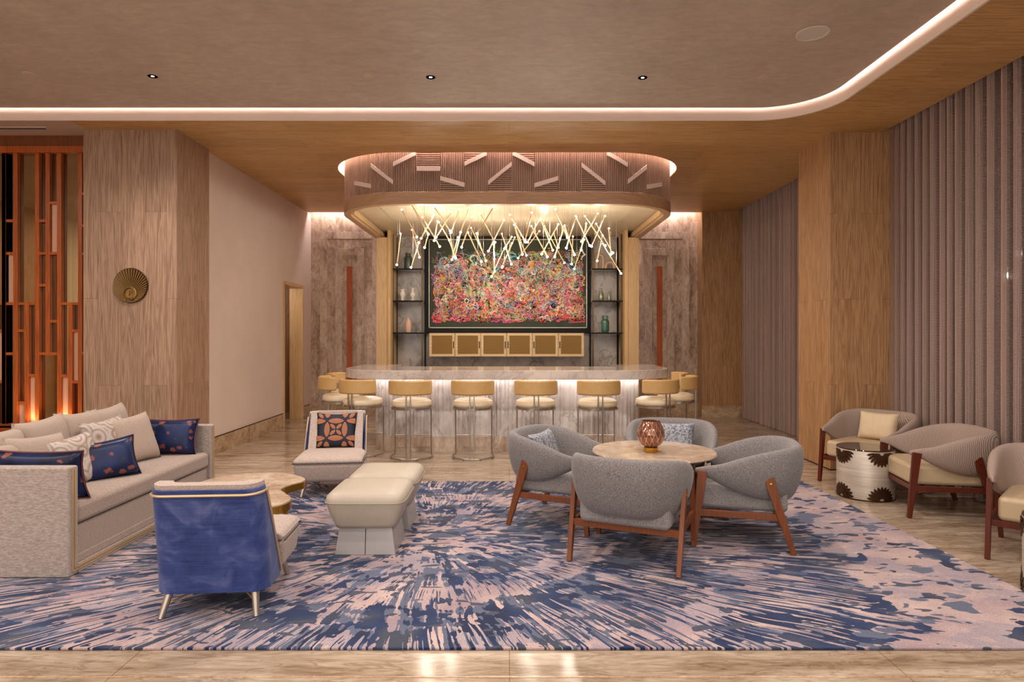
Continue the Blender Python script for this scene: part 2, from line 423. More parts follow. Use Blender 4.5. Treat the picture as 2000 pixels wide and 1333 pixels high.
streak2 = t.math('SUBTRACT', t.noise(polar(70, 3.0, 7), 1, 0, .5), .5)
streak = t.math('MULTIPLY', streak, near); streak2 = t.math('MULTIPLY', streak2, near)
blob = t.noise(polar(11, 4.6, 3), 1, 1.5, .4, .5)
blob2 = t.noise(polar(15, 5.2, 19), 1, 1.5, .4, .6)
xyblob = t.noise(t.mapping(o_, (5, 10, 1)), 1, 2, .4, .9)
xyb2 = t.noise(t.mapping(o_, (6.5, 12, 1), (5, 3, 0)), 1, 2, .4, .9)
big = t.noise(o_, 1.5, 2, .5)
band = t.sep(t.ramp(t.math('DIVIDE', rw, 4.0), [(p, (v,)*3+(1,)) for p, v in ((0, .0), (.16, .1), (.22, .5), (.27, 1), (.34, .5), (.42, 1), (.5, .9), (.58, 1), (.68, 1), (.76, .25), (1, .1))]))[0]
rings_ = t.ramp(t.math('DIVIDE', rw, 4.0), [(p, (v,)*3+(1,)) for p, v in ((0, .44), (.17, .50), (.215, .62), (.235, .60), (.25, .34), (.31, .40), (.33, .66), (.39, .60), (.43, .54), (.50, .42), (.56, .44), (.61, .64), (.69, .56), (.74, .36), (.86, .34), (.95, .42), (1, .40))])
rg = t.sep(rings_)[0]
def blend(a, b, st, ka, kb, ks, kr):
    v = t.math('ADD', t.math('MULTIPLY', a, ka), t.math('MULTIPLY', b, kb))
    v = t.math('ADD', v, t.math('MULTIPLY', t.math('MULTIPLY', st, band), ks))
    return t.math('ADD', v, t.math('MULTIPLY', t.math('SUBTRACT', rg, .5), kr))
nmix = t.ramp(r_, [(.15, (0, 0, 0, 1)), (.7, (1, 1, 1, 1))])
blob = t.sep(t.mix(nmix, t.noise(t.mapping(o_, (4, 7, 1), (2, 9, 0)), 1, 1.5, .4, .6), blob))[0]; blob2 = t.sep(t.mix(nmix, t.noise(t.mapping(o_, (5, 8, 1), (7, 1, 0)), 1, 1.5, .4, .6), blob2))[0]
a_ = blend(blob, xyblob, streak, .55, .45, .62, .55)
lay1 = t.ramp(a_, [(.512, (0, 0, 0, 1)), (.518, (1, 1, 1, 1))])        # mid tones
b_ = blend(blob2, xyb2, streak2, .55, .45, .42, .34)
lay2 = t.ramp(b_, [(.532, (0, 0, 0, 1)), (.538, (1, 1, 1, 1))])        # navy
pile = t.noise(o_, 260, 1, .5)
lav = t.ramp(t.math('ADD', t.noise(t.mapping(o_, (2.2, 3.6, 1), (9, 2, 0)), 1, 3, .5, .8), t.math('MULTIPLY', streak2, .25)), [(.51, (0, 0, 0, 1)), (.53, (1, 1, 1, 1))])
hair = t.math('MULTIPLY', t.math('MULTIPLY', t.noise(polar(120, 1.8, 31), 1, 0, .5), band), near)
hair = t.ramp(t.math('ADD', hair, t.math('MULTIPLY', t.noise(o_, 2.6, 1), .12)), [(.655, (0, 0, 0, 1)), (.665, (1, 1, 1, 1))])
hair2 = t.ramp(t.math('MULTIPLY', t.math('MULTIPLY', t.noise(polar(105, 2.2, 57), 1, 0, .5), band), near), [(.60, (0, 0, 0, 1)), (.61, (1, 1, 1, 1))])
specks = t.ramp(t.noise(t.mapping(o_, (5, 12, 1), (1, 7, 0)), 1, 1, .4, .8), [(.665, (0, 0, 0, 1)), (.672, (1, 1, 1, 1))])
pink = t.ramp(t.noise(o_, 2.2, 3), [(.35, rgb(156, 134, 140)), (.65, rgb(196, 172, 166))])
midc = t.ramp(t.math('ADD', t.math('MULTIPLY', big, .6), t.math('MULTIPLY', streak2, .4)), [(.42, rgb(92, 98, 120)), (.46, rgb(138, 138, 156)), (.52, rgb(148, 146, 162)), (.56, rgb(102, 110, 134))])
navy = t.ramp(t.noise(o_, 2.6, 2), [(.38, rgb(28, 40, 72)), (.5, rgb(34, 52, 90)), (.62, rgb(62, 68, 84))])
pink = t.mix(t.math('MULTIPLY', t.sep(lav)[0], .6), pink, rgb(146, 138, 152)); lt_ = pink
col = t.mix(lay1, pink, midc); col = t.mix(lay2, col, navy); col = t.mix(hair2, col, lt_); col = t.mix(hair, col, navy); col = t.mix(specks, col, rgb(70, 74, 92))
col = t.mix(.55, col, t.ramp(pile, [(.3, (.25, .25, .25, 1)), (.7, (.75, .75, .75, 1))]), 'OVERLAY')
t.bump(pile, .4, .004)
M['rug'] = t.set(col, .95, 0, .1, Sheen_Weight=.15)

# ---------------------------------------------------------------- the room shell
ZS, ZC, XR, XL = 3.75, 3.86, 4.36, -9.0          # soffit, tray ceiling, window wall, far left
struct('floor', B((XL, XR, -6, 13, -.1, 0)), M['floor'])
# pale joint strip in the floor in front of the rug
struct('trim_1', B((XL, XR, 2.80, 2.812, 0, .0015)), M['skirt'])
# tray ceiling slab with rounded corner
def tray(off, arc=24):
    r = .66+off; p = []
    for k in range(arc+1):
        a = PI/2 - PI/2*k/arc; p.append((2.55+r*math.cos(a), 6.04+r*math.sin(a)))
    return p
bm = bmesh.new(); a = tray(-.06)
prism(bm, [(XL, -6), (XL, a[0][1])]+a+[(a[-1][0], -6)], ZC, ZC+.04); struct('ceiling', bm, M['plaster'])
fas = [(XL, 6.7)]+tray(0)+[(3.21, -6)]; fo = [(XL, 6.72)]+tray(.02)+[(3.23, -6)]
bm = bmesh.new(); strip(bm, fas, fo, ZS, 4.04); struct('trim_2', bm, M['cove'], smooth=True)
li = [(XL, 6.7-.10)]+tray(-.10)+[(3.21-.10, -6)]; lo = [(XL, 6.7-.075)]+tray(-.075)+[(3.21-.075, -6)]
bm = bmesh.new(); strip(bm, li, lo, ZC+.045, ZC+.06); tag(obj('cove_light_strip', bm, M['led']), 'long glowing light strip hidden in the cove around the plaster ceiling', 'light strip')
CX = -.03
can_o = upath(CX, 2.235, 7.95, 11.5, .92)
cut = upath(CX, 2.235+.075, 7.95-.075, 11.82, .92+.075)
bm = bmesh.new()
out = [(-4.62, 11.82), (-4.62, 6.72)]+tray(.02)+[(3.23, -6), (4.135, -6), (4.135, 11.72)]
out += [(cut[-1][0], 11.72)]+cut[1:-1][::-1]+[(cut[0][0], 11.72)]
out[0] = (-4.62, 11.72)
prism(bm, out, ZS, ZS+.03); struct('ceiling_wood', bm, M['oak_h'])
struct('ceiling_left', B((XL, -4.62, 6.72, 7.4, ZS, ZS+.03)), M['soffit_plaster'])
struct('ceiling_light_block', B((XL, XR, -6, 13, 4.06, 4.1)), M['cove'])  # slab added above the ceilings to block the world light
bm = bmesh.new(); strip(bm, cut, upath(CX, 2.235+.095, 7.95-.095, 11.82, .92+.095), ZS+.03, 4.0); struct('trim_3', bm, M['cove'], smooth=True)
# left plaster wall with a doorway
XW = -3.69; DY0, DY1, DZ = 10.47, 11.38, 2.33
struct('wall_left', B((XW-.2, XW, 7.75, DY0-.03, 0, ZS), (XW-.2, XW, DY1+.03, 11.95, 0, ZS), (XW-.2, XW, DY0-.03, DY1+.03, DZ+.03, ZS)), M['wall_plaster'])
struct('baseboard_left', B((XW, XW+.012, 7.75, DY0-.05, 0, .215), (XW, XW+.012, DY1+.05, 11.8, 0, .215)), M['skirt'])
struct('trim_4', B((XW, XW+.008, 7.75, DY0-.05, .215, .228), (XW, XW+.008, DY1+.05, 11.8, .215, .228)), M['bronze'])
struct('door_1', B((XW-.22, XW+.02, DY0-.05, DY0, 0, DZ-.001), (XW-.22, XW+.02, DY1, DY1+.05, 0, DZ-.001), (XW-.22, XW+.02, DY0-.05, DY1+.05, DZ, DZ+.06)), M['oak_light'], bevel=.004)
struct('wall_corridor', B((-5.4, -5.35, 9.5, 13, 0, 2.6), (-5.4, XW-.2, 12.6, 12.65, 0, 2.6), (-5.4, XW-.2, 9.5, 9.55, 0, 2.6), (-5.4, XW-.2, 9.5, 13, 2.6, 2.65)), M['oak_v'])
struct('door_2', B((-4.62, -4.50, 11.9, 12.58, 0, 2.2)), M['mahogany'])
light('POINT', 'corridor_lamp', (-4.5, 10.9, 2.3), 24, WARM, .08)
# pillars
struct('wall_pillar_left', B((-4.66, -3.64, 7.0, 7.76, 0, ZS)), M['oak_pinkish'])
struct('wall_pillar_right', B((3.56, XR, 7.10, 7.88, 0, ZS), (4.137, XR, 7.10, 7.88, ZS, 4.04)), M['oak_v'])
struct('baseboard_pillar', B((3.553, XR, 7.093, 7.887, 0, .012)), M['bronze'])
# back walls
def stone_wall(name, x0, x1, mt=M['stone']): return struct(name, B((x0, x1, 11.9, 12.0, 0, 4.0)), mt)
stone_wall('wall_back_left', XW-.2, CX-2.1); stone_wall('wall_back_right', CX+2.1, 3.55)
struct('wall_back_wood', B((3.50, XR, 11.62, 12.0, 0, 4.0)), M['oak_v'])
struct('baseboard_back', B((3.49, XR, 11.608, 11.62, 0, .215), (2.2, 3.5, 11.885, 11.9, 0, .215), (XW, -2.2, 11.885, 11.9, 0, .215)), M['skirt'])
# inset strips and frames of stone around them
for i, (xc, nm) in enumerate(((-2.97, 'wall_back_inlay_left'), (2.79, 'wall_back_inlay_right'))):
    bm = B((xc-.05, xc+.05, 11.88, 11.91, .25, 2.78)); tag(obj('inlay_strip', bm, M['mahogany'], bevel=.002), ['red brown wood strip set upright in the stone wall left of the bar', 'red brown wood strip set upright in the stone wall right of the bar'][i], 'wall panel')
    fr = bmesh.new()
    for k, (w, th) in enumerate(((.14, .012), (.42, .006))):
        for sx in (-1, 1):
            a0, a1 = sorted((xc+sx*w, xc+sx*(w+.13)))
            box(fr, a0, a1, 11.9-th, 11.91, .22, 2.83+w*1.1)
        box(fr, xc-w-.13, xc+w+.13, 11.9-th, 11.91, 2.83+w*1.1, 2.96+w*1.1)
    struct('trim_%d' % (5+i), fr, M['stone_plain'], bevel=.002)
for x0, x1 in ((XW, -2.25), (2.2, 3.48)):
    o = obj('wall_light_strip', B((x0+.02, x1-.02, 11.76, 11.80, 3.86, 3.87)), M['led_wall'])
    tag(o, 'white light strip washing the stone wall %s of the bar from above' % ('left' if x0 < 0 else 'right'), 'light strip')
struct('ceiling_slot', B((XW, XR, 11.66, 12.0, 3.95, 3.98), (XW, XR, 11.70, 11.72, 3.78, 3.95)), M['cove'])
# window wall on the right
struct('window_1', B((XR, XR+.03, -6, 7.1, 0, 4.0)), M['night_glass'])
struct('window_2', B((XR, XR+.03, 7.88, 11.7, 0, 4.0)), M['night_glass'])
struct('wall_far_left', B((XL-.05, XL, -6, 13, 0, 4.0)), M['oak_v'])
struct('wall_rear_left', B((XL, -4.66, 7.36, 7.45, 0, ZS)), M['oak_v'])
struct('wall_end', B((XL, XR+.03, 12.95, 13, 0, 4.0)), M['oak_v'])

def curtain(y0, y1, label, seed, mt=None, flip=None):
    rnd = random.Random(seed); bm = bmesh.new(); rings = []; y = y0; ph = 0; pts = []
    wl = .15; amp = .045; n = 0
    while y < y1:
        wl = .09+.07*rnd.random(); am = .03+.035*rnd.random()
        for k in range(8):
            tt = k/8; pts.append((4.235-am*math.cos(2*PI*tt), y+wl*tt+.012*math.sin(4*PI*tt)))
        y += wl
    jit = [rnd.uniform(-.008, .008) for _ in pts]
    zs = [.015, .05, .5, 1.2, 2.0, 2.8, 3.4, 3.95]
    for z in zs:
        rings.append([Vector((x+jit[i]*(1-z/4)*1.2, yy+jit[i]*(1-z/4), z)) for i, (x, yy) in enumerate(pts)])
    if flip is not None:
        for r_i in rings:
            for v in r_i: v.x = flip+(4.235-v.x)
    loft(bm, rings, cap=False, closed=False)
    o = obj('curtain', bm, mt or M['curtain'], smooth='all', recalc=False)
    return tag(o, label, 'curtain', 'sheer curtains along the window wall')
curtain(2.6, 7.07, 'tall taupe sheer curtain in front of the wood pillar, behind the armchairs', 1)
curtain(7.90, 11.58, 'tall taupe sheer curtain beyond the wood pillar, near the bar', 2)
M['cream_cloth'] = plain('cream_curtain_cloth', rgb(232, 222, 204), .9)
cc = curtain(1.1, 1.75, 'cream curtain on the far left wall, seen reflected in the lattice mirror', 3, M['cream_cloth'], XL+.08); cc['group'] = 'reflected curtains'

# ---------------------------------------------------------------- lattice screen on the left
DL = 7.2
scr = thing('lattice_screen', 'red brown wooden lattice screen with smoked mirror left of the pillar', 'screen', (-5.8, DL, 0))
bz = (-5.8, DL, 0)
def lx(c): return (c/2.083-995)/1250*DL
def lz(c): return H-((220+c/2.083)-655)/1250*DL
bm = bmesh.new(); hw = .030
def vbar(c, c0, c1): box(bm, lx(c)-hw*.8, lx(c)+hw*.8, DL, DL+.05, max(lz(c1), .5), lz(c0))
def hbar(c0, c1, y): box(bm, lx(c0), lx(c1), DL+.003, DL+.047, lz(y)-.016, lz(y)+.016)
for off in (0, -310, -620):
    for c in (15, 62, 150, 240, 325): vbar(c+off, 165, 1500)
    vbar(193+off, 165, 982); vbar(108+off, 778, 1500); vbar(285+off, 778, 1500)
    for a0, a1, y in ((15, 62, 440), (15, 62, 573), (62, 150, 778), (150, 193, 440), (150, 240, 573), (193, 240, 367), (150, 193, 703), (193, 240, 850), (240, 325, 778), (150, 240, 982), (15, 62, 982), (62, 108, 888), (285, 325, 888), (108, 150, 1070), (240, 285, 1072), (285, 325, 1097), (62, 108, 1182), (-10+22, 62, 778)):
        hbar(a0+off, a1+off, y)
for y in (330, 460, 575, 980): hbar(325, 345, y)
obj('lattice', bm, M['mahogany'], scr, bevel=.003, base=bz)
obj('top_rail', B((lx(-650), -4.66, DL-.02, DL+.10, lz(165), lz(145)+.02)), M['mahogany'], scr, bevel=.004, base=bz)
obj('header_board', B((lx(-650), -4.66, DL+.01, DL+.10, lz(145)+.02, ZS)), M['leg_wood'], scr, base=bz)
obj('mirror', B((lx(-650), -4.66, DL+.051, DL+.07, .3, lz(160))), M['dark_mirror'], scr, base=bz)
for c0, c1, y0, y1 in ((204, 235, 373, 567), (27, 56, 578, 772), (293, 322, 892, 1092), (115, 145, 1076, 1272), (248, 280, 1078, 1270), (70, 103, 1188, 1290)):
    for off in (0, -310):
        obj('panel', B((lx(c0+off), lx(c1+off), DL+.030, DL+.045, lz(y1), lz(y0))), M['peach_panel'], scr, base=bz)
ld = thing('ledge', 'dark red wood ledge with lit edge under the lattice screen', 'ledge', (-5.8, 7.1, 0))
obj('ledge_board', B((-8, -4.70, 6.90, DL-.025, .42, .46)), M['mahogany'], ld, bevel=.004, base=(-5.8, 7.1, 0))
obj('ledge_front', B((-8, -4.70, 7.0, 7.02, 0, .42)), M['leg_dark'], ld, base=(-5.8, 7.1, 0))
for x in (-5.35, -5.0): light('SPOT', 'screen_uplight', (x, 7.15, .49), 6, (1, .62, .36), .03, rot=(PI, 0, 0), spot=2.4)

# wall medallion
mc = px(254, 558, 6.98); md = thing('wall_medallion', 'round bronze ribbed wall medallion with a letter P boss on the left wood pillar', 'wall decoration', (mc.x, 6.998, mc.z))
R_ = .192; off = Vector((.005, 0, -.085))
bm = bmesh.new(); lathe(bm, [(R_*.99, 0), (R_, .012), (R_*.97, .02), (R_*.9, .016), (.01, .012)], 64)
bmesh.ops.rotate(bm, verts=bm.verts, cent=(0, 0, 0), matrix=Matrix.Rotation(PI/2, 3, 'X')); obj('disc', bm, M['bronze'], md, smooth=True)
M['medal'] = plain('aged_bronze', rgb(142, 108, 62), .4, .8)
bm = bmesh.new()
for k in range(44):
    a = PI*(-.32) + k/43*PI*1.64; d = Vector((math.cos(a), 0, math.sin(a)))
    p0 = off+d*.07; b_q = off.dot(d); tt = -b_q+math.sqrt(max(0, b_q*b_q-(off.length_squared-(R_*.96)**2)))
    p1 = off+d*tt
    bar(bm, p0+Vector((0, -.016, 0)), p1+Vector((0, -.018, 0)), .004, .011, .012, .012, d.cross(Vector((0, 1, 0))))
obj('rib', bm, M['medal'], md); md.children[-1].name = 'rays'
bm = bmesh.new(); lathe(bm, [(.070, 0), (.072, .03), (.060, .034), (.052, .02), (.001, .018)], 40)
bmesh.ops.rotate(bm, verts=bm.verts, cent=(0, 0, 0), matrix=Matrix.Rotation(PI/2, 3, 'X')); bmesh.ops.translate(bm, verts=bm.verts, vec=off); obj('boss', bm, M['medal'], md, smooth=True)
fc = bpy.data.curves.new('letter', 'FONT'); fc.body = 'P'; fc.size = .085; fc.extrude = .005; fc.align_x = 'CENTER'; fc.align_y = 'CENTER'
fc.materials.append(M['medal']); tmp_ = bpy.data.objects.new('tmp', fc); C.objects.link(tmp_); bpy.context.view_layer.update(); lm = bpy.data.meshes.new_from_object(tmp_.evaluated_get(bpy.context.evaluated_depsgraph_get())); bpy.data.objects.remove(tmp_)
fo_ = bpy.data.objects.new('letter', lm); C.objects.link(fo_); fo_.parent = md; fo_.location = off+Vector((0, -.024, 0)); fo_.rotation_euler = (PI/2, 0, 0)

# ---------------------------------------------------------------- ceiling fittings
for i, (x, y) in enumerate(DOWN):
    r = thing('downlight', ['small recessed black downlight in the ceiling, left of the bar and above the sofa', 'small recessed black downlight in the ceiling, the middle of three', 'small recessed black downlight in the ceiling, nearest the round ceiling speaker'][i], 'ceiling light', (x, y, ZC), group='recessed downlights')
    bm = bmesh.new(); lathe(bm, [(.042, -.004), (.042, 0), (.034, 0), (.034, -.004)], 24, cap=False); loft_b = bm
    obj('trim_ring', bm, M['black'], r)
    bm = bmesh.new(); lathe(bm, [(.034, -.0005), (.001, -.0005)], 24); obj('baffle', bm, M['black'], r)
    bm = bmesh.new(); lathe(bm, [(.014, -.0015), (.001, -.0015)], 16); obj('lens', bm, M['bulb'], r)
for x, y, l in ((-4.34, 5.78, 'plain round ceiling sensor cover nearest the lattice screen'), (-1.28, 5.82, 'plain round ceiling sensor cover near the middle downlight'), (2.33, 5.86, 'plain round ceiling sensor cover near the curved cove corner')):
    bm = bmesh.new(); lathe(bm, [(.052, 0), (.050, -.005), (.001, -.006)], 28); tag(obj('sensor_cover', bm, M['soffit_plaster'], base=None, smooth=True), l, 'ceiling disc', 'round ceiling covers').location = (x, y, ZC)
sp = thing('ceiling_speaker', 'round white flush ceiling speaker near the curved cove', 'speaker', (2.37, 5.0, ZC))
bm = bmesh.new(); lathe(bm, [(.125, 0), (.123, -.007), (.108, -.008), (.106, -.003)], 48, cap=False); obj('rim', bm, M['white'], sp, smooth=True)
bm = bmesh.new(); lathe(bm, [(.106, -.003), (.02, -.006), (.012, -.006), (.001, -.002)], 48); obj('grille', bm, M['white'], sp, smooth=True)
vt = thing('ceiling_vent', 'long narrow linear air vent in the ceiling above the lattice screen', 'vent', (-5.35, 6.95, ZS))
obj('frame', B((-5.9+5.35-1.2, -5.0+5.35, -.045, .045, -.006, 0)), M['white'], vt, bevel=.002)
obj('slot', B((-5.9+5.35-1.2, -5.03+5.35, -.02, .02, -.009, -.006)), M['vent_dark'], vt)

# ---------------------------------------------------------------- bar canopy
can = thing('bar_canopy', 'rounded wood slatted canopy hung over the bar with pale diagonal bars', 'canopy', (CX, 9.5, 3.13)); cb = (CX, 9.5, 3.13)
ZB, ZM = 3.13, 3.285
ins = lambda d: upath(CX, 2.235-d, 7.95+d, 11.5, max(.92-d, .1))
bm = bmesh.new(); strip(bm, ins(0), ins(.10), ZB, ZM); obj('lower_band', bm, M['oak_canopy'], can, smooth=True, base=cb, bevel=.006)
bm = bmesh.new(); strip(bm, ins(.02), ins(.08), ZM, 4.0); obj('fascia', bm, M['slat_shade'], can, smooth=True, base=cb)
bm = bmesh.new(); strip(bm, ins(.10), ins(.135), ZB+.03, ZB+.10); obj('inner_lip', bm, M['oak_light'], can, smooth=True, base=cb)
ZK = 3.27
bm = bmesh.new(); prism(bm, [(x, y) for x, y in ins(.07)], ZK, ZK+.03); obj('canopy_ceiling', bm, M['can_ceiling'], can, base=cb)
# outline lookup for the slat pattern
face = ins(.02)
cum = [0]
for a, b in zip(face, face[1:]): cum.append(cum[-1]+math.dist(a, b))
def at_s(s):
    s = min(max(s, 0), cum[-1]-1e-6)
    for i in range(len(cum)-1):
        if cum[i+1] > s: break
    f = (s-cum[i])/(cum[i+1]-cum[i]); a, b = face[i], face[i+1]
    tx, ty = (b[0]-a[0]), (b[1]-a[1]); L = math.hypot(tx, ty)
    return Vector((a[0]+tx*f, a[1]+ty*f, 0)), Vector((ty/L, -tx/L, 0))
table_s = [(cum[-1]*k/1500) for k in range(1501)]
dirs = [(at_s(s)[0].x/at_s(s)[0].y, s) for s in table_s if at_s(s)[0].y < 9.2]
def s_of(x):
    tg = (x-995)/1250; best = min((abs(d-tg) + (0 if .3 < s < cum[-1]-.3 else .01), s) for d, s in dirs); return best[1]
def sz(x, y):
    s = s_of(x); p = at_s(s)[0]; return s, H-(y-655)/1250*p.y
bars = [((695, 358), (726.5, 364.5)), ((726.5, 324), (768.5, 357)), ((768.5, 322), (812, 300)), ((814, 330.5), (860, 330.5)), ((860, 349), (907, 362)), ((907, 321), (951, 300)), ((953, 358), (999, 321)), ((1002, 300), (1044, 322)), ((1044, 363), (1090, 349)), ((1136, 323), (1182, 359)), ((1185, 300), (1225, 323)), ((1225, 356), (1261, 327)), ((1261, 366), (1290, 361))]
BS = []
for a, b in bars:
    (s0, z0), (s1, z1) = sz(*a), sz(*b); BS.append((s0, z0, s1, z1)); g = bmesh.new(); rings = []
    for k in range(9):
        s = s0+(s1-s0)*k/8; z = z0+(z1-z0)*k/8; p, n = at_s(s)
        rings.append([p+n*.004+Vector((0, 0, z-.027)), p+n*.024+Vector((0, 0, z-.027)), p+n*.024+Vector((0, 0, z+.027)), p+n*.004+Vector((0, 0, z+.027))])
    loft(g, rings); tag(obj('diagonal_bar', g, M['slat_bar'], can, base=cb), 'pale pinkish bar')
# horizontal slat patches: (bar, above?, s-fraction range)
patches = [(3, 1), (4, -1), (6, -1), (8, -1), (9, -1), (5, 1), (7, 1)]
def patch_hit(s):
    out = []
    for bi, sg in patches:
        s0, z0, s1, z1 = BS[bi]
        if s0 <= s <= s1:
            z = z0+(z1-z0)*(s-s0)/(s1-s0)
            out.append((ZM, z) if sg < 0 else (z, 4.0))
    return out
g = bmesh.new(); s = .4
while s < cum[-1]-.4:
    iv = patch_hit(s+.006); spans = [(ZM, 4.0)]
    for lo_, hi_ in iv: spans = [(ZM, lo_) if lo_ > ZM+.01 else None, (hi_, 4.0) if hi_ < 3.99 else None]
    for sp_ in spans:
        if not sp_: continue
        p, n = at_s(s); q, n2 = at_s(s+.012)
        loft(g, [[p+Vector((0, 0, z)), p+n*.012+Vector((0, 0, z)), q+n2*.012+Vector((0, 0, z)), q+Vector((0, 0, z))] for z in sp_])
    s += .0225
for bi, sg in patches:
    s0, z0, s1, z1 = BS[bi]; z = ZM+.005 if sg < 0 else min(z0, z1)
    while z < (max(z0, z1) if sg < 0 else 3.99):
        ss = [s0+(s1-s0)*k/24 for k in range(25)]
        ok = [q for q in ss if (z < z0+(z1-z0)*(q-s0)/(s1-s0)) == (sg < 0)]
        if len(ok) > 1:
            rings = []
            for q in ok:
                p, n = at_s(q); rings.append([p+Vector((0, 0, z)), p+n*.012+Vector((0, 0, z)), p+n*.012+Vector((0, 0, z+.014)), p+Vector((0, 0, z+.014))])
            loft(g, rings)
        z += .026
obj('slats', g, M['slat'], can, base=cb)
bm = bmesh.new(); strip(bm, upath(CX, 2.235+.02, 7.95-.02, 11.4, .94), upath(CX, 2.235+.045, 7.95-.045, 11.4, .965), 3.94, 3.95)
tag(obj('canopy_light_strip', bm, M['led_canopy']), 'light strip glowing in the slot round the top of the bar canopy', 'light strip')
# downlights shining on back wall: the shelf and art wash
# ---------------------------------------------------------------- bar niche
nb = -.0
DN = 11.5
struct('wall_niche', B((CX-2.16, CX+2.16, DN, DN+.1, 0, ZK)), M['back_marble'])
for i, sx in enumerate((-1, 1)):
    x0, x1 = sorted((CX+sx*2.20, CX+sx*2.03)); y0 = 10.72
    struct('wall_niche_side_%s' % ('left', 'right')[i], B((x0, x1, y0, 12, 0, 3.14)), M['oak_light'], bevel=.003)
    xa, xb = sorted((CX+sx*2.03, CX+sx*1.975)); struct('trim_%d' % (8+i), B((xa, xb, 10.80, 11.5, 0, ZK)), M['oak_light'], bevel=.003)
# shelving units
def shelf_unit(xs, label, name='shelf_unit'):
    r = thing(name, label, 'shelves', ((xs[0]+xs[1])/2, 11.25, 0), group='bronze shelves behind the bar'); b = tuple(r.location)
    xl, xr = xs
    for x in (xl, xr):
        for y in (11.02, 11.40):
            obj('post', B((x-.014, x+.014, y-.014, y+.014, 0, 3.24)), M['bronze'] if y < 11.2 else M['black'], r, bevel=.002, base=b)
    for yy in (526, 588, 650):
        z = H-(yy-655)/1250*11.1
        f = obj('shelf', B((xl-.02, xr+.02, 11.0, 11.44, z-.02, z)), M['shelf_glass'], r, bevel=.002, base=b)
        obj('shelf_edge', B((xl-.02, xr+.02, 10.99, 11.0, z-.024, z+.002)), M['black'], f, base=b)
    return r
zsh = [H-(yy-655)/1250*11.1 for yy in (526, 588, 650)]
xa0, xa1 = (769-995)/1250*11.1, (826-995)/1250*11.1
xb0, xb1 = (1157-995)/1250*11.1, (1212-995)/1250*11.1
shelf_unit((xa0, xa1), 'bronze shelf unit with three dark shelves left of the painting'); shelf_unit((xb0, xb1), 'bronze shelf unit with three dark shelves right of the painting')
def pot(name, prof, x, z, mat, label, cat='vase', sc=1., y=11.15, seg=28):
    bm = bmesh.new(); lathe(bm, [(max(r, .001)*sc, h*sc) for r, h in prof], seg)
    o = obj(name, bm, mat, smooth=True); o.location = (x, y, z+.001); return tag(o, label, cat, 'vessels on the bar shelves')
wx = lambda x: (x-995)/1250*11.15
pot('jar', [(.065, 0), (.07, .02), (.07, .19), (.062, .215), (.045, .225), (.043, .265), (.05, .27), (.05, .28), (.04, .28), (.04, .23), (.001, .05)], wx(797), zsh[0], M['dark_green'], 'dark green ceramic jar on the top shelf left of the painting', 'jar')
vp = [(.03, 0), (.032, .01), (.03, .06), (.048, .10), (.05, .13), (.03, .165), (.034, .185), (.045, .205), (.04, .205), (.03, .18), (.001, .17)]
pot('vase', vp, wx(786), zsh[1], M['white_ceramic'], 'white ceramic vase with wide shoulders, left one of the white pair')
pot('vase', [(.04, 0), (.04, .008), (.018, .03), (.03, .06), (.05, .10), (.045, .13), (.02, .16), (.02, .19), (.035, .225), (.03, .225), (.015, .19), (.001, .18)], wx(806), zsh[1], M['white_ceramic'], 'white ceramic waisted vase, right and taller one of the white pair')
pot('vase', [(.045, 0), (.05, .01), (.06, .10), (.06, .15), (.05, .19), (.025, .22), (.022, .25), (.03, .27), (.024, .27), (.018, .24), (.001, .22)], wx(797), zsh[2], M['pink_ceramic'], 'blush pink ceramic vase alone on the lowest left shelf')
def arch(w, h, r, x, z, label):
    bm = bmesh.new(); pts = [(-w/2, 0, r*.0)]+[(-w/2, 0, h-w/2)]
    pts = [(-w/2, 0, 0), (-w/2, 0, (h-w/2)*.6)]+[(-w/2*math.cos(a), 0, h-w/2+w/2*math.sin(a)) for a in [PI*k/12 for k in range(13)]]+[(w/2, 0, (h-w/2)*.6), (w/2, 0, 0)]
    tube(bm, pts, r, 12); o = obj('arch_sculpture', bm, M['tan_ceramic'], smooth=True); o.location = (x, 11.15, z+.001)
    return tag(o, label, 'sculpture', 'arch sculptures on the top right shelf')
arch(.11, .25, .026, wx(1172), zsh[0], 'tall tan ceramic arch sculpture on the top right shelf')
arch(.15, .12, .026, wx(1186)+.05, zsh[0], 'low wide tan ceramic arch sculpture on the top right shelf')
bp = [(.045, 0), (.05, .01), (.052, .08), (.04, .14), (.02, .18), (.016, .20), (.022, .22), (.001, .22)]
pot('bottle', bp, wx(1174), zsh[1], M['silver_green'], 'silvery green glazed bottle, taller one of the pair on the middle right shelf', 'bottle')
pot('bottle', bp, wx(1190), zsh[1], M['silver_green'], 'silvery green glazed bottle, shorter one of the pair on the middle right shelf', 'bottle', .74)
dv = thing('double_neck_vase', 'dark green two necked vase on the lowest right shelf', 'vase', (wx(1182), 11.15, zsh[2]+.001), group='vessels on the bar shelves')
bm = bmesh.new(); lathe(bm, [(.05, 0), (.062, .015), (.068, .04), (.068, .19), (.06, .215), (.03, .235), (.001, .235)], 28); obj('body', bm, M['green_glass'], dv, smooth=True)
for sx in (-1, 1):
    bm = bmesh.new(); lathe(bm, [(.018, .21), (.016, .27), (.02, .295), (.014, .295), (.012, .25)], 16, (sx*.034, 0, 0)); obj('neck', bm, M['green_glass'], dv, smooth=True)

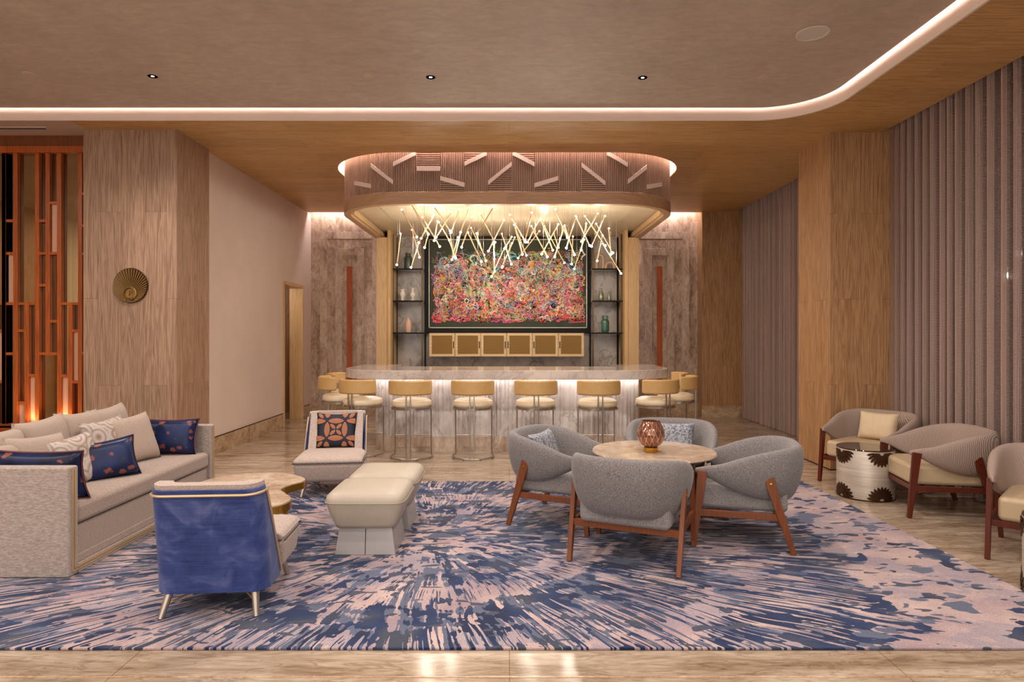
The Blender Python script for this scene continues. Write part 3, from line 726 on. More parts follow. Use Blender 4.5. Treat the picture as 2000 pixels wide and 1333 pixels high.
# painting
pa = thing('painting', 'large painting of tangled multicoloured scribbles on dark green in a black frame', 'painting', (CX, 11.45, 1.5)); pb = tuple(pa.location)
DP = 11.40
p0 = px(832, 652, DP); p1 = px(1152, 462, DP)
fw_ = .05
obj('frame', B((p0.x, p1.x, DP, DP+.09, p0.z, p0.z+.10), (p0.x, p1.x, DP, DP+.09, p1.z-fw_, p1.z), (p0.x, p0.x+fw_, DP, DP+.09, p0.z+.1, p1.z-fw_), (p1.x-fw_, p1.x, DP, DP+.09, p0.z+.1, p1.z-fw_)), M['black'], pa, base=pb)
ix0, ix1, iz0, iz1 = p0.x+fw_, p1.x-fw_, p0.z+.10, p1.z-fw_
e = .012
obj('fillet', B((ix0, ix1, DP-.006, DP+.03, iz0, iz0+e), (ix0, ix1, DP-.006, DP+.03, iz1-e, iz1), (ix0, ix0+e, DP-.006, DP+.03, iz0, iz1), (ix1-e, ix1, DP-.006, DP+.03, iz0, iz1)), M['nickel'], pa, base=pb)
obj('canvas', B((ix0, ix1, DP+.03, DP+.05, iz0, iz1)), plain('olive_canvas', rgb(44, 50, 26), .6, 0, 6, .1), pa, base=pb)
cols = [(226, 60, 84), (240, 96, 60), (250, 150, 60), (244, 206, 70), (236, 232, 220), (240, 120, 160), (214, 60, 130), (60, 150, 210), (44, 86, 170), (80, 180, 110), (150, 200, 70), (120, 70, 150), (30, 24, 30), (200, 40, 50), (250, 190, 150), (110, 200, 210)]
cm = [plain('paint_%s' % n, rgb(*c), .45) for n, c in zip('crimson coral orange yellow ivory pink magenta sky_blue royal_blue green lime violet black red peach aqua'.split(), cols)]
rnd = random.Random(11); bm = bmesh.new()
ax0, ax1, az0, az1 = ix0+.10, ix1-.08, iz0+.14, iz1-.20
def wpick(u, v):
    w = []
    for i in range(16):
        b_ = 1.
        if i in (0, 5, 6, 13, 1): b_ = .35+2.6*(1-v)**1.3
        if i in (7, 8, 15): b_ = .35+(2.0 if v > .7 else .2)
        if i in (9, 10): b_ = .2+1.0*v
        if i in (3, 4, 14, 2): b_ = .8+1.6*math.exp(-((v-.55)/.3)**2)
        if i == 12: b_ = 3.0
        if i == 11: b_ = .5
        w.append(b_)
    return rnd.choices(range(16), w)[0]
layer = 0
def ribbon(pts, w, mi, y):
    vs = []
    n = len(pts)
    for i, (x, z) in enumerate(pts):
        a = pts[max(i-1, 0)]; b = pts[min(i+1, n-1)]; dx, dz = b[0]-a[0], b[1]-a[1]; L = math.hypot(dx, dz) or 1
        nx, nz = -dz/L*w/2, dx/L*w/2
        vs.append((bm.verts.new((x+nx, y, z+nz)), bm.verts.new((x-nx, y, z-nz))))
    for a, b in zip(vs, vs[1:]):
        f = bm.faces.new((a[0], b[0], b[1], a[1])); f.material_index = mi
def scribble(u, v, n, step, w, mi, y):
    x, z = ax0+(ax1-ax0)*u, az0+(az1-az0)*v; a = rnd.uniform(0, 2*PI); mg = rnd.uniform(-.06, .04); k = rnd.choice((-1, 1))*rnd.uniform(.15, 1.0); pts = [(x, z)]
    for i in range(n):
        if rnd.random() < .14: k = rnd.choice((-1, 1))*rnd.uniform(.1, 1.1)
        a += k*.8; x += math.cos(a)*step; z += math.sin(a)*step
        if x < ax0+mg or x > ax1-mg: x = min(max(x, ax0+mg), ax1-mg); a = math.atan2((az0+az1)/2-z, (ax0+ax1)/2-x)+rnd.uniform(-1.1, 1.1)
        if z < az0+mg or z > az1-mg: z = min(max(z, az0+mg), az1-mg); a = (PI/2 if z < (az0+az1)/2 else -PI/2)+rnd.uniform(-1.1, 1.1)
        pts.append((x, z))
    ribbon(pts, w, mi, y)
NS = 2000
for i in range(NS):
    u, v = rnd.random(), rnd.random()
    if v > .9 and rnd.random() < .5: v = rnd.random()
    if i < NS*.24: v = v*.86
    fine = i > NS*.24
    scribble(u, v, rnd.randint(16, 40), .013 if fine else .02, rnd.uniform(.003, .0062) if fine else rnd.uniform(.016, .032), (rnd.choice((3, 4, 4, 2, 14, 5, 10, 15, 1, 12, 12)) if fine and rnd.random() < .6 else wpick(u, v)), DP+.029-.006*i/NS)
obj('scribbles', bm, cm, pa, base=pb, recalc=False)

# wall cabinets, six in a row
cabp = None; DCf = 11.10
c0, c1 = (838-995)/1250*DCf, (1141-995)/1250*DCf; cz0, cz1 = H-(697-655)/1250*DCf, H-(651-655)/1250*DCf
cw = (c1-c0)/6
for i in range(6):
    lab = ['first wall cabinet from the left under the painting', 'second wall cabinet from the left under the painting', 'third wall cabinet from the left under the painting', 'fourth wall cabinet from the left under the painting', 'fifth wall cabinet from the left under the painting', 'last wall cabinet on the right under the painting'][i]
    r = thing('wall_cabinet', 'pale oak ' + lab, 'cabinet', (c0+cw*(i+.5), DCf, cz0), group='oak wall cabinets under the painting')
    hh = cz1-cz0; w2 = cw/2-.002
    obj('body', B((-w2, w2, .022, .38, 0, hh)), M['cab_oak'], r)
    dr = obj('door', B((-w2+.002, w2-.002, 0, .02, .003, .045), (-w2+.002, w2-.002, 0, .02, hh-.045, hh-.003), (-w2+.002, -w2+.045, 0, .02, .045, hh-.045), (w2-.045, w2-.002, 0, .02, .045, hh-.045)), M['cab_oak'], r, bevel=.002)
    obj('mesh_panel', B((-w2+.045, w2-.045, .008, .016, .045, hh-.045)), M['cab_mesh'], dr)
    hx = (w2-.022) if i in (0, 1, 2) else (-w2+.022)
    obj('handle', B((hx-.007, hx+.007, -.02, 0, hh/2-.06, hh/2+.06)), M['black'], dr, bevel=.002)
# back counter under cabinets
struct('wall_back_counter', B((xa1+.05, xb0-.05, 11.2, 11.5, 0, .92)), M['back_marble'])

# ---------------------------------------------------------------- the bar
BX = -.03
bar_ = thing('bar_counter', 'long marble bar with rounded corners, fluted front and lit counter edge', 'bar', (BX, 9, 0)); bb = (BX, 9, 0)
co = upath(BX, 2.17, 7.95, 9.65, .75); ci = upath(BX, 1.57, 9.0, 9.65, .08)
bm = bmesh.new(); strip(bm, co, ci, 1.06-.115, 1.06); obj('countertop', bm, M['top_marble'], bar_, smooth=True, base=bb, bevel=.006)
bo = upath(BX, 1.76, 8.27, 9.6, .42); bi = upath(BX, 1.62, 8.41, 9.6, .28)
bm = bmesh.new(); strip(bm, bo, bi, .19, .945); obj('front_panel', bm, M['bar_marble'], bar_, smooth=True, base=bb)
bm = bmesh.new(); strip(bm, upath(BX, 1.775, 8.255, 9.6, .435), upath(BX, 1.62, 8.41, 9.6, .28), 0, .19); obj('plinth', bm, M['stone_plain'], bar_, smooth=True, base=bb)
cum2 = [0]
for a, b in zip(bo, bo[1:]): cum2.append(cum2[-1]+math.dist(a, b))
face_save, cum_save = face, cum
face, cum = bo, cum2
g = bmesh.new(); s = .02; rnd = random.Random(5)
while s < cum2[-1]-.1:
    w = rnd.choice((.030, .036, .045, .055, .07)); d = rnd.choice((.006, .012, .02, .014)); 
    rings = []
    for z in (.19, .945):
        rr = []
        for k in range(7):
            p, n = at_s(s+w*k/6); rr.append(p+n*(d*math.sin(PI*k/6)**.6 if 0 < k < 6 else -.002)+Vector((0, 0, z)))
        rings.append(rr)
    loft(g, rings); s += w+rnd.choice((.0, .003, .006, .02))
obj('fluting', g, M['bar_marble'], bar_, base=bb, smooth=True)
face, cum = face_save, cum_save
bm = bmesh.new(); strip(bm, upath(BX, 1.85, 8.18, 9.6, .5), upath(BX, 1.83, 8.20, 9.6, .48), .936, .944); obj('light_strip', bm, M['led_white'], bar_, base=bb)

def make_stool():
    r = thing('bar_stool', 'x', 'stool', group='bar stools round the bar')
    bm = bmesh.new(); lathe(bm, [(.15, .625), (.225, .628), (.242, .645), (.245, .67), (.235, .70), (.19, .722), (.08, .73), (.001, .73)], 40); obj('seat', bm, M['stool_seat'], r, smooth=True)
    bm = bmesh.new(); lathe(bm, [(.235, .600), (.250, .600), (.250, .625), (.235, .625), (.235, .600)], 40, cap=False); obj('seat_ring', bm, M['stool_metal'], r, smooth=True)
    bm = bmesh.new(); rings = []
    for k in range(17):
        a = -PI/2 + math.radians(68)*(k/8-1); c, s = math.cos(a), math.sin(a)
        th = .022 if k in (0, 16) else .030; hh_ = .080 if k in (0, 16) else .088; cz = .868
        rings.append([Vector(((.265+dx)*c, (.265+dx)*s, cz+dz)) for dx, dz in ((-th, -hh_*.85), (-th*.6, -hh_), (th*.6, -hh_), (th, -hh_*.85), (th, hh_*.85), (th*.6, hh_), (-th*.6, hh_), (-th, hh_*.85))])
    loft(bm, rings); obj('backrest', bm, M['stool_back'], r, smooth=True, bevel=.004)
    for sx in (-1, 1):
        obj('back_post', B((sx*.026-.008, sx*.026+.008, -.275, -.257, .025, .80)), M['stool_metal'], r, bevel=.002)
        bm = bmesh.new(); tube(bm, [(sx*.225, .115, .02), (sx*.225, .115, .61)], .0085, 8); obj('leg', bm, M['stool_metal'], r, smooth=True)
    bm = bmesh.new(); pts = [(.252*math.cos(a), .252*math.sin(a)*1.06, .022) for a in [PI*.15 - k/24*PI*1.3 for k in range(25)]]
    tube(bm, pts, .010, 8)
    for a in (-.35, -1.15, -2.0, -2.8): tube(bm, [(.252*math.cos(a), .262*math.sin(a), 0.0), (.252*math.cos(a), .262*math.sin(a), .02)], .012, 8)
    obj('base', bm, M['stool_metal'], r, smooth=True)
    bm = bmesh.new(); tube(bm, [(-.225, .115, .255), (.225, .115, .255)], .008, 8); obj('footrest', bm, M['stool_metal'], r, smooth=True)
    bm = bmesh.new(); tube(bm, [(-.225, .115, .60), (0, -.2, .60), (.225, .115, .60)], .007, 6); obj('seat_brace', bm, M['stool_metal'], r, smooth=True)
    return r
st = make_stool(); first = True
for (x, y, rz, lab) in [(-1.20, 7.86, 0, 'first from the left of the four along the bar front'), (-.445, 7.86, 0, 'second from the left of the four along the bar front'),
        (.32, 7.86, 0, 'third from the left of the four along the bar front'), (1.08, 7.86, 0, 'last on the right of the four along the bar front'),
        (-1.84, 8.04, -.38, 'turned at the left front corner of the bar'), (1.83, 8.04, .38, 'turned at the right front corner of the bar'),
        (-2.25, 8.55, -1.15, 'on the left end of the bar, nearer of the two there'), (-2.33, 9.22, -PI/2, 'on the left end of the bar, farthest back by the stone wall'),
        (2.24, 8.62, 1.15, 'on the right end of the bar, nearer of the two there'), (2.32, 9.32, PI/2, 'on the right end of the bar, farthest back by the stone wall')]:
    o = st if first else copy_tree(st); first = False
    o.location = (x, y, 0); o.rotation_euler = (0, 0, rz); o['label'] = 'camel bar stool ' + lab

# ---------------------------------------------------------------- chandelier of hung rods
A6 = [(175,525,118,1000),(195,155,425,575),(350,465,465,885),(345,75,600,530),(512,270,775,720),(690,230,490,595),(455,655,335,1040),(600,535,543,735),(740,330,690,630),(955,190,720,580),(690,115,935,480),(765,350,920,620),(920,620,1020,900),(935,520,985,880),(1075,150,950,500),(1225,130,1095,500),(1055,575,960,920),(1095,500,1010,870),(1275,270,1110,730),(1210,505,1410,950),(1255,435,1455,850),(1335,520,1480,940),(1595,120,1350,520),(1395,220,1620,655),(1755,320,1520,790),(1600,690,1615,1100),(1725,525,1790,720),(1770,740,1570,1180),(1880,670,1730,1040),(660,265,455,660)]
A7 = [(125,230,355,640),(185,380,310,825),(205,430,370,840),(195,570,15,1000),(60,720,145,970),(150,560,40,740),(450,200,350,620),(620,190,390,640),(565,475,245,880),(445,400,685,860),(590,300,765,760),(640,400,940,950),(850,370,600,820),(940,400,795,860),(805,150,985,570),(945,390,1090,830),(1110,250,970,730),(1070,555,1050,970),(1120,270,1320,690),(1270,360,1190,760),(1440,210,1200,630),(1240,600,1090,1040),(1250,250,1555,690),(1550,250,1350,705),(1420,365,1670,800),(1515,540,1435,920),(1610,435,1645,820),(1520,665,1790,1110),(780,500,850,720)]
sticks = [((760+a/7.84, 390+b/7.84), (760+c/7.84, 390+d/7.84)) for a, b, c, d in A6]+[((980+a/7.69, 390+b/7.69), (980+c/7.69, 390+d/7.69)) for a, b, c, d in A7]
rnd = random.Random(3)
order = sorted(range(len(sticks)), key=lambda i: min(sticks[i][0][0], sticks[i][1][0]))
ZN = [(0, 'before the left shelves'), (832, 'before the left edge of the painting'), (880, 'before the left part of the painting'), (930, 'left of the painting middle'), (975, 'before the painting middle'), (1020, 'right of the painting middle'), (1065, 'before the right part of the painting'), (1110, 'before the right edge of the painting'), (1155, 'before the right shelves')]
keys = {}
for i in order:
    (xa, ya), (xb, yb) = sticks[i]
    if ya > yb: xa, ya, xb, yb = xb, yb, xa, ya
    zn = [z for x, z in ZN if (xa+xb)/2 >= x][-1]
    sl = (xb-xa)/(yb-ya+.1); ti = 'near upright' if abs(sl) < .16 else ('left leaning' if sl > 0 else 'right leaning')
    lv = 'high' if yb < 462 else ('low' if yb > 498 else 'midway')
    keys.setdefault((ti, lv, zn), []).append(i)
LAB = {}
for (ti, lv, zn), ii in keys.items():
    q = {1: [''], 2: [', left one', ', right one'], 3: [', left one', ', middle one', ', right one'], 4: [', leftmost', ', second from left', ', second from right', ', rightmost']}.get(len(ii), ['']*len(ii))
    for k, i in enumerate(ii): LAB[i] = '%s glowing rod pendant %s %s%s' % (ti, lv, zn, q[k])
for rank, i in enumerate(order):
    (xa, ya), (xb, yb) = sticks[i]
    dmax = min(9.9, 1.66*1250/(655-min(ya, yb)))
    D = 8.35 + (dmax-8.35)*rnd.random() if dmax > 8.35 else dmax
    D2 = min(D+rnd.uniform(-.12, .12), 9.95); a, b = px(xa, ya, D), px(xb, yb, max(D2, 8.2))
    lab = LAB[i]
    m = (a+b)/2; r = thing('rod_pendant', lab, 'pendant light', m, 0, 'rod pendants over the bar')
    la, lb = a-m, b-m
    bm = bmesh.new(); tube(bm, [la, lb], .0085, 6); obj('rod', bm, M['gold'], r, smooth=True)
    for q, rad in ((la, .011), (lb, .015)):
        bm = bmesh.new(); bmesh.ops.create_icosphere(bm, subdivisions=2, radius=rad); bmesh.ops.translate(bm, verts=bm.verts, vec=q); obj('bulb', bm, M['bulb'], r, smooth=True)
    bm = bmesh.new()
    for f in (.25, .75):
        q = la+(lb-la)*f; tube(bm, [q, (q.x, q.y, ZK-m.z)], .0014, 4)
    obj('cable', bm, M['nickel'], r)
    if rank % 5 == 2: light('POINT', 'pendant_lamp', (a.x, a.y, min(a.z+.0, 3.12)-.14), 5.5, (1, .88, .72), .03)
    if rank % 6 == 3: light('POINT', 'pendant_lamp', (b.x, b.y-.03, b.z-.03), 8, (1, .88, .74), .03)
pl = obj('pendant_plate', B((-1.75+CX, 1.75+CX, 8.35, 9.9, ZK-.012, ZK-.001)), M['can_ceiling'], bevel=.003); tag(pl, 'long flat ceiling plate the rod pendants hang from under the canopy', 'ceiling plate')

# ---------------------------------------------------------------- rug
rg_ = obj('rug', B((-5.4, 2.985, 3.04, 6.51, .001, .014)), M['rug'], bevel=.004)
tag(rg_, 'large blue, grey and blush rug with a radiating splash pattern', 'rug')
ZR = .015

# ---------------------------------------------------------------- barrel armchairs
def make_barrel(shell_m, seat_m, wood_m, name='barrel_armchair', group=''):
    r = thing(name, 'x', 'chair', group=group)
    half = [(0, -.355, .718, .325, .105), (.165, -.34, .718, .325, .105), (.285, -.26, .712, .33, .10), (.338, -.12, .685, .345, .095), (.345, .02, .64, .38, .085), (.342, .15, .59, .435, .065), (.335, .26, .565, .495, .045), (.33, .325, .548, .515, .022)]
    P = [(-a, *b) for a, *b in half[:0:-1]]+half
    S_ = catmull(P, 4); rings = []; n = len(S_)
    for i, (x, y, zt, zb, th) in enumerate(S_):
        a, b = S_[max(i-1, 0)], S_[min(i+1, n-1)]; tx, ty = b[0]-a[0], b[1]-a[1]; L = math.hypot(tx, ty); nx, ny = ty/L, -tx/L
        zm, hz = (zt+zb)/2, (zt-zb)/2; rr = []
        for k in range(14):
            ang = 2*PI*k/14; c, s = math.cos(ang), math.sin(ang)
            u = math.copysign(abs(c)**.7, c)*th/2; w = math.copysign(abs(s)**.8, s)
            lean = .035*w*min(1, hz/.2) - .012
            bul = .018*(1-w*w)*(1 if c > 0 else .3)*min(1, hz/.2)
            rr.append(Vector((x+nx*(u+lean+bul), y+ny*(u+lean+bul), zm+w*hz)))
        rings.append(rr)
    bm = bmesh.new(); loft(bm, rings); obj('back_shell', bm, shell_m, r, smooth='all', subsurf=1)
    bm = bmesh.new(); box(bm, -.295, .295, -.29, .315, .262, .425)
    obj('seat', bm, seat_m, r, bevel=.035, seg=4)
    for sx in (-1, 1):
        bm = bmesh.new(); bar(bm, (sx*.345, .335, 0), (sx*.340, .275, .535), .034, .066, .03, .03, (0, 1, 0)); obj('leg', bm, wood_m, r, bevel=.003)
        bm = bmesh.new(); bar(bm, (sx*.352, -.315, 0), (sx*.364, -.155, .515), .034, .066, .03, .03, (0, 1, 0))
        lg = obj('leg', bm, wood_m, r, bevel=.003)
        bm = bmesh.new(); lathe(bm, [(.008, 0), (.008, .004), (.001, .005)], 12); bmesh.ops.rotate(bm, verts=bm.verts, cent=(0, 0, 0), matrix=Matrix.Rotation(sx*PI/2, 3, 'Y')); bmesh.ops.translate(bm, verts=bm.verts, vec=(sx*.3775, -.168, .475)); obj('bolt', bm, M['brass'], lg, smooth=True)
        obj('side_rail', B((sx*.345-.013, sx*.345+.013, -.245, .31, .222, .266)), wood_m, r, bevel=.002)
    obj('back_rail', B((-.345, .345, -.255, -.228, .222, .266)), wood_m, r, bevel=.002)
    obj('front_rail', B((-.345, .345, .285, .310, .222, .262)), wood_m, r, bevel=.002)
    return r
g1 = 'grey armchairs round the marble table'
bc = make_barrel(M['grey_fab'], M['grey_seat'], M['leg_wood'], group=g1)
def face_(o, x, y, dx, dy, z): o.location = (x, y, z); o.rotation_euler = (0, 0, math.atan2(dy, dx)-PI/2)
for i, (x, y, dx, dy, lab) in enumerate([(.845, 4.345, .415, .909, 'nearest the camera, seen from behind'), (.43, 5.19, .895, -.447, 'left of the marble table with a blue grey cushion'), (1.71, 4.74, -.96, .27, 'right of the marble table, seen from its side'), (1.42, 5.62, -.25, -.97, 'beyond the marble table, behind the table lamp')]):
    o = bc if i == 0 else copy_tree(bc); face_(o, x, y, dx, dy, ZR); o['label'] = 'grey barrel armchair ' + lab
g2 = 'ribbed taupe armchairs by the curtain'
rc = make_barrel(M['ribbed'], M['cream_leather'], M['leg_dark'], 'ribbed_armchair', g2)
for i, (x, y, dx, dy, lab) in enumerate([(3.66, 6.49, -.82, -.58, 'by the wood pillar, holding a cream cushion'), (3.67, 5.52, -.98, .19, 'in the middle of the row along the curtain'), (3.68, 4.28, -.70, -.71, 'cut off by the right edge of the photo')]):
    o = rc if i == 0 else copy_tree(rc); face_(o, x, y, dx, dy, 0.001); o['label'] = 'ribbed taupe armchair ' + lab

# cushions
def pillow_bm(w, h, t, n=16, pinch=.10):
    bm = bmesh.new(); G = {}
    for sgn in (1, -1):
        for i in range(n+1):
            for j in range(n+1):
                u, v = 2*i/n-1, 2*j/n-1
                edge = max(abs(u), abs(v))
                if sgn < 0 and edge > .999: G[(sgn, i, j)] = G[(1, i, j)]; continue
                p = (1-u**4)*(1-v**4); th = t/2*max(p, 0)**.5
                sx = 1-pinch*(1-v*v)*abs(u)**3*1.0; sy = 1-pinch*(1-u*u)*abs(v)**3
                G[(sgn, i, j)] = bm.verts.new((u*w/2*sx, -sgn*th, v*h/2*sy))
        for i in range(n):
            for j in range(n):
                q = [G[(sgn, i, j)], G[(sgn, i+1, j)], G[(sgn, i+1, j+1)], G[(sgn, i, j+1)]]
                bm.faces.new(q if sgn > 0 else q[::-1])
    return bm
def edge_pts(w, h, pinch=.10, n=14):
    pts = []
    for k in range(n): u = 2*k/n-1; pts.append((u*w/2, 0, -h/2*(1-pinch*(1-u*u))))
    for k in range(n): v = 2*k/n-1; pts.append((w/2*(1-pinch*(1-v*v)), 0, v*h/2))
    for k in range(n): u = 1-2*k/n; pts.append((u*w/2, 0, h/2*(1-pinch*(1-u*u))))
    for k in range(n): v = 1-2*k/n; pts.append((-w/2*(1-pinch*(1-v*v)), 0, v*h/2))
    return pts
def cushion(w, h, t, mat, loc, rz, tilt, label, group, roll=0, piping=None, name='cushion'):
    """front faces local -Y; rz turns it, tilt leans the top back"""
    o = obj(name, pillow_bm(w, h, t), mat, smooth='all', recalc=True)
    o.matrix_world = Matrix.Translation(loc) @ Matrix.Rotation(rz, 4, 'Z') @ Matrix.Rotation(-tilt, 4, 'X') @ Matrix.Rotation(roll, 4, 'Y')
    tag(o, label, 'cushion', group)
    if piping:
        bm = bmesh.new(); tube(bm, edge_pts(w, h), .006, 6, closed=True); obj('piping', bm, piping, o, smooth=True)
    return o
# cushions on armchairs
def on_chair(ch, lx_, ly_, lz_): return ch.location + Matrix.Rotation(ch.rotation_euler[2], 3, 'Z') @ Vector((lx_, ly_, lz_))
chairs = [o for o in C.objects if o.name.startswith('barrel_armchair')]
gc = [o for o in chairs if 'left of' in o['label']][0]; fc_ = [o for o in chairs if 'beyond' in o['label']][0]
cushion(.42, .30, .13, M['bluegrey'], on_chair(gc, 0, -.16, .55), gc.rotation_euler[2]+PI, .35, 'blue grey patterned cushion in the armchair left of the marble table', 'blue grey cushions')
cushion(.42, .28, .13, M['bluegrey'], on_chair(fc_, -.0, -.16, .56), fc_.rotation_euler[2]+PI, .30, 'blue grey patterned cushion in the armchair beyond the marble table', 'blue grey cushions')
rc0 = [o for o in C.objects if o.name.startswith('ribbed_armchair') and 'pillar' in o['label']][0]
cushion(.40, .31, .14, M['cream_cushion'], on_chair(rc0, -.0, -.16, .56), rc0.rotation_euler[2]+PI, .28, 'plain cream cushion in the armchair by the wood pillar', 'cream cushions')

# ---------------------------------------------------------------- round table and lamp
TX, TY = 1.125, 5.0; TZ = .60
rt = thing('round_table', 'round beige marble table on dark wood legs between the grey armchairs', 'table', (TX, TY, ZR))
bm = bmesh.new(); lathe(bm, [(.001, TZ-.028-ZR), (.44, TZ-.028-ZR), (.470, TZ-.018-ZR), (.476, TZ-.010-ZR), (.470, TZ-ZR), (.001, TZ-ZR)], 72); obj('tabletop', bm, M['table_marble'], rt, smooth=True)
bm = bmesh.new(); lathe(bm, [(.36, TZ-.062-ZR), (.375, TZ-.062-ZR), (.375, TZ-.029-ZR), (.36, TZ-.029-ZR), (.36, TZ-.062-ZR)], 48, cap=False); obj('apron', bm, M['leg_dark'], rt, smooth=True)
for k in range(4):
    a = math.radians(-25+90*k); bm = bmesh.new(); bar(bm, (.27*math.cos(a), .27*math.sin(a), 0), (.37*math.cos(a), .37*math.sin(a), TZ-.03-ZR), .028, .05, .025, .03, (math.cos(a), math.sin(a), 0)); obj('leg', bm, M['leg_dark'], rt, bevel=.003)
lp = thing('table_lamp', 'copper cut glass globe lamp on a brass foot on the marble table', 'lamp', ((1271-995)/1250*4.93, 4.93, TZ+.001))
bm = bmesh.new(); lathe(bm, [(.053, 0), (.055, .004), (.055, .036), (.050, .040), (.001, .040)], 40); obj('base', bm, M['brass'], lp, smooth=True)
prof = [(.045, .041), (.075, .060), (.098, .095), (.106, .130), (.102, .165), (.088, .200), (.074, .226), (.070, .240)]
bm = bmesh.new(); lathe(bm, catmull(prof, 4)+[(.065, .238)]+[(r-.006, z) for r, z in prof[::-1][1:]], 48, cap=False); obj('globe', bm, M['copper_glass'], lp, smooth=True)

# ---------------------------------------------------------------- drum side tables
def drum(x, y, label, rz=0):
    r = thing('drum_side_table', label, 'side table', (x, y, .001), rz, 'silver drum side tables'); R0 = .242; hh = .46
    bm = bmesh.new(); lathe(bm, [(R0-.004, .0), (R0-.004, .012), (R0, .012), (R0, hh-.02), (R0-.004, hh-.012), (.001, hh-.012)], 64); obj('drum', bm, M['silver'], r, smooth=True)
    bm = bmesh.new(); lathe(bm, [(.001, hh-.011), (R0, hh-.011), (R0+.002, hh-.006), (R0, hh), (.001, hh)], 64); obj('glass_top', bm, M['smoke_glass'], r, smooth=True)
    bm = bmesh.new(); lathe(bm, [(R0-.001, 0), (R0+.003, 0), (R0+.003, .012), (R0-.001, .012)], 64, cap=False); obj('base_rim', bm, M['bronze_leaf'], r, smooth=True)
    # petal fans at rim and foot
    for th0 in [math.radians(d) for d in (-152, -68, 22, 112)]:
        for top in (0, 1):
            bm = bmesh.new()
            for ringn, (L, cnt, wd) in enumerate(((.125, 11, .026), (.08, 8, .022))):
                for k in range(cnt):
                    al = PI*(k+.5)/cnt; sgn = -1 if top else 1
                    pts = []
                    for (f, w_) in ((.25, .25), (.6, 1), (.85, .95), (1, .2)):
                        pts.append((f*L, w_*wd/2))
                    z0 = hh-.022 if top else .014
                    loopp = [(f, w_) for f, w_ in pts]+[(f, -w_) for f, w_ in pts[::-1]]; vs = []
                    for lay in (0, 1):
                        row = []
                        for f, w_ in loopp:
                            du = f*math.cos(al)-w_*math.sin(al); dz = f*math.sin(al)+w_*math.cos(al)
                            rr = R0+(.0015 if lay == 0 else .005+.003*ringn); th = th0+du/R0
                            row.append(Vector((rr*math.cos(th), rr*math.sin(th), max(min(z0+sgn*dz, hh-.012), .012))))
                        vs.append(row)
                    loft(bm, vs)
            obj('petal_motif', bm, M['bronze_leaf'], r)
    return r
drum(3.32, 5.97, 'silver drum side table with bronze petals, between two ribbed armchairs', -.33)
drum(3.20, 3.61, 'silver drum side table cut off by the right edge of the photo', .4)

